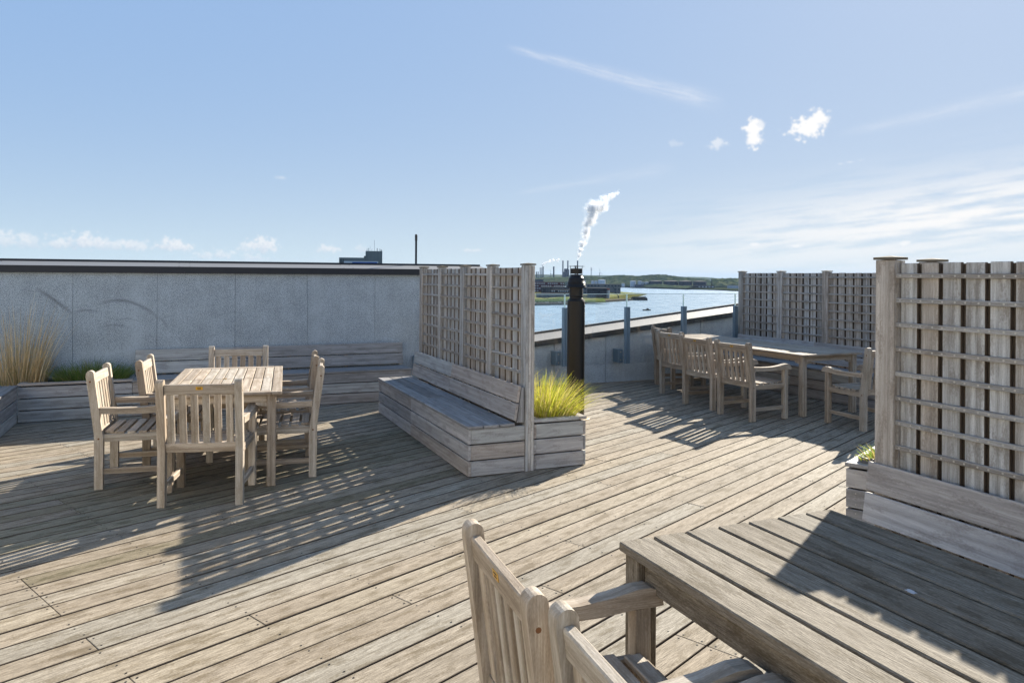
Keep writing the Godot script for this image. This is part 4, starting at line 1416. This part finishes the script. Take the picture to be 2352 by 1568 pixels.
	put(crane, "jib", bar(0.6, 20.0, 0.6, 1, 0.1, 1), M.far_dark, Vector3(-5.5, 11.0, 0), Basis(Vector3(0, 0, 1), deg_to_rad(32.0)))

	# smokestacks and the works round them
	for s in [[1785.4, -3801.6, 27.6, 5.0, "shortest left stack of the pair at the left of the skyline"], [1794.3, -3797.4, 27.6, 5.0, "shorter right stack of the pair at the left of the skyline"], [1804.9, -3792.4, 50.3, 4.5, "slim stack left of the smoking one"], [1812.7, -3788.7, 50.3, 4.0, "slim stack with grey smoke drifting right"], [1819.3, -3785.5, 56.5, 6.0, "thicker stack right of the smoking one"], [1872.6, -3759.4, 56.9, 7.5, "single broad stack standing alone"], [1918, -3736.5, 89.9, 6.5, "tall left stack of the twin stacks"], [1942.3, -3723.9, 90.1, 6.5, "tall right stack of the twin stacks"], [1990.2, -3698.5, 90.4, 6.5, "tall stack above the flue, with the white plume"]]:
		stack(s[4], Vector3(s[0], 0, s[1]), s[2], s[3] * 0.5)
	var works := thing("cement_works", "hazy cluster of towers between the tall twin stacks", "factory", Vector3(1930, WATER + 3, -3729), 27.0)
	for p in [[-8, 60, 7], [2, 78, 6], [9, 70, 5], [18, 62, 6], [24, 74, 4], [-16, 30, 6], [-26, 18, 8]]:
		put(works, "tower", bar(p[2] * 2.0, p[1], 14, 1, 1.0, 1), M.stack, Vector3(p[0], p[1] / 2.0, 0))
	house("power_works", "hazy low works at the foot of the single broad stack", "factory", Vector3(1845, WATER + 3, -3775), Vector3(1905, WATER + 3, -3745), 40, 26, M.stack, 1, 4, M.far_dark)
	for p in [[1469.1, -2615.7, 38.4, "taller hazy lattice pylon on the wooded ridge"], [1900, -3560, 62.0, "small faint lattice pylon near the twin stacks"]]:
		pylon(p[3], Vector3(p[0], -12.0 if p[0] < 1500 else WATER + 3, p[1]), p[2])
	turbine("faint wind turbine left of the single broad stack", Vector3(2210, WATER + 3, -4485), 20.0)
	turbine("faint wind turbine right of the taller pylon", Vector3(2420, WATER + 3, -4200), 26.0)

	# the grey tower block that looks over the wall
	var tb := thing("tower_block", "grey concrete tower block with rooftop antennas, above the wall", "building", Vector3(75.3, WATER, -413.2), -11.3)
	block(tb, "low_block", Vector3(0, 0, -14), Vector3(14.2, 46.2, 0), M.tower)
	block(tb, "step", Vector3(13.4, 0, -10), Vector3(15.0, 47.2, -0.5), M.tower)
	block(tb, "shaft", Vector3(14.3, 0, -11), Vector3(23.2, 49.9, 0.3), M.tower)
	block(tb, "white_band", Vector3(2.6, 42.0, 0.0), Vector3(21.0, 44.25, 0.6), M.far_white)
	block(tb, "blue_panel", Vector3(7.0, 42.0, 0.6), Vector3(20.4, 43.75, 0.75), M.blue_panel)
	for k in 3:
		block(tb, "slit_window", Vector3(0.5 + k * 0.8, 43.0, 0.0), Vector3(0.8 + k * 0.8, 45.4, 0.1), M.far_dark)
	for k in 5:
		block(tb, "rib", Vector3(15.0 + k * 1.9, 30.0, 0.3), Vector3(15.25 + k * 1.9, 49.9, 0.5), M.grey)
	for a in [[19.0, 6.2, 0.12], [15.0, 1.4, 0.2], [15.9, 1.7, 0.25], [16.7, 2.8, 0.07], [17.6, 1.3, 0.12], [20.5, 1.7, 0.3], [21.8, 1.5, 0.15], [22.4, 1.2, 0.2], [22.9, 0.9, 0.3]]:
		block(tb, "antenna", Vector3(a[0] - a[2] / 2, 49.9, -3.0), Vector3(a[0] + a[2] / 2, 49.9 + a[1], -3.0 + a[2]), M.far_dark)

	# smoke
	var r := RandomNumberGenerator.new()
	r.seed = 77
	var spine := [[1992, 100, 4, 4], [1996, 125, 10, 10], [2004, 150, 13, 12], [2012, 175, 15, 14], [2020, 205, 17, 16], [2027, 240, 20, 18], [2038, 270, 21, 18], [2050, 300, 24, 19], [2058, 330, 26, 20], [2066, 358, 30, 20], [2068, 385, 38, 24], [2045, 395, 26, 18], [2095, 385, 26, 18], [2120, 392, 14, 12], [2110, 430, 18, 14], [2140, 442, 16, 13], [2160, 452, 13, 12], [2186, 472, 10, 8]]
	var list := []
	for k in spine.size() - 1:
		var a: Array = spine[k]
		var b: Array = spine[k + 1]
		for q in 5:
			var t := q / 5.0
			var wide: float = lerpf(a[2], b[2], t) * 1.35
			var off := Vector3(r.randf_range(-1, 1), r.randf_range(-1, 1), r.randf_range(-1, 1)) * wide * 0.45
			var x: float = lerpf(a[0], b[0], t)
			var y: float = lerpf(a[1], b[1], t)
			var size: float = wide * r.randf_range(0.45, 0.85)
			list.append([x + off.x, y + off.y, -3698.5 + (x - 1990.2) * 0.58 + off.z, size, size * 0.9, int(size * size * (0.8 if y < 410 else 0.4)) + 14, 1.9])
	puffs("steam_cloud", "white steam plume rising from the tall stack above the flue", list)
	list = []
	for s in [[1815, 62, 3.5], [1819, 69, 5], [1826, 76, 7], [1836, 80, 8], [1848, 84, 10], [1860, 90, 11], [1872, 95, 11], [1888, 92, 10], [1896, 97, 8]]:
		for k in 3:
			var off: Vector3 = Vector3(r.randf_range(-1, 1), r.randf_range(-0.6, 0.6), r.randf_range(-1, 1)) * s[2] * 0.5
			list.append([s[0] + off.x, s[1] + off.y, -3788.0 + (s[0] - 1813.0) * 0.5 + off.z, s[2] * r.randf_range(0.4, 0.7), s[2] * r.randf_range(0.35, 0.55), 45, 1.7])
	puffs("steam_cloud", "smaller pale smoke drifting right from the slim left stack", list)

func pylon(label: String, at: Vector3, top: float) -> void:
	var o := thing("power_pylon", label, "pylon", at, 27.0, "power pylons")
	var h := top - at.y
	for s in [-1.0, 1.0]:
		put(o, "leg", bar(0.9, h, 0.9, 1, 0.1, 1), M.stack, Vector3(s * h * 0.05, h / 2, 0), Basis(Vector3(0, 0, 1), s * 0.09))
	for k in 3:
		put(o, "cross_arm", bar(h * [0.34, 0.26, 0.18][k], 0.7, 0.7, 0, 0.1, 1), M.stack, Vector3(0, h * [0.84, 0.92, 0.99][k], 0))

func turbine(label: String, at: Vector3, hub: float) -> void:
	var o := thing("wind_turbine", label, "wind turbine", at, 27.0, "wind turbines on the skyline")
	var h := hub - at.y
	put(o, "mast", lathe([Vector2(2.2, 0), Vector2(1.2, h), Vector2(0, h)], 8), M.grey)
	put(o, "nacelle", bar(3.0, 3.0, 8.0, 2, 0.4, 1), M.grey, Vector3(0, h, 0))
	for k in 3:
		var t := 0.35 + TAU * k / 3.0
		put(o, "rotor_blade", bar(1.6, 30.0, 0.8, 1, 0.2, 1), M.grey, Vector3(-sin(t) * 15.0, h + cos(t) * 15.0, 4.5), Basis(Vector3(0, 0, 1), t))
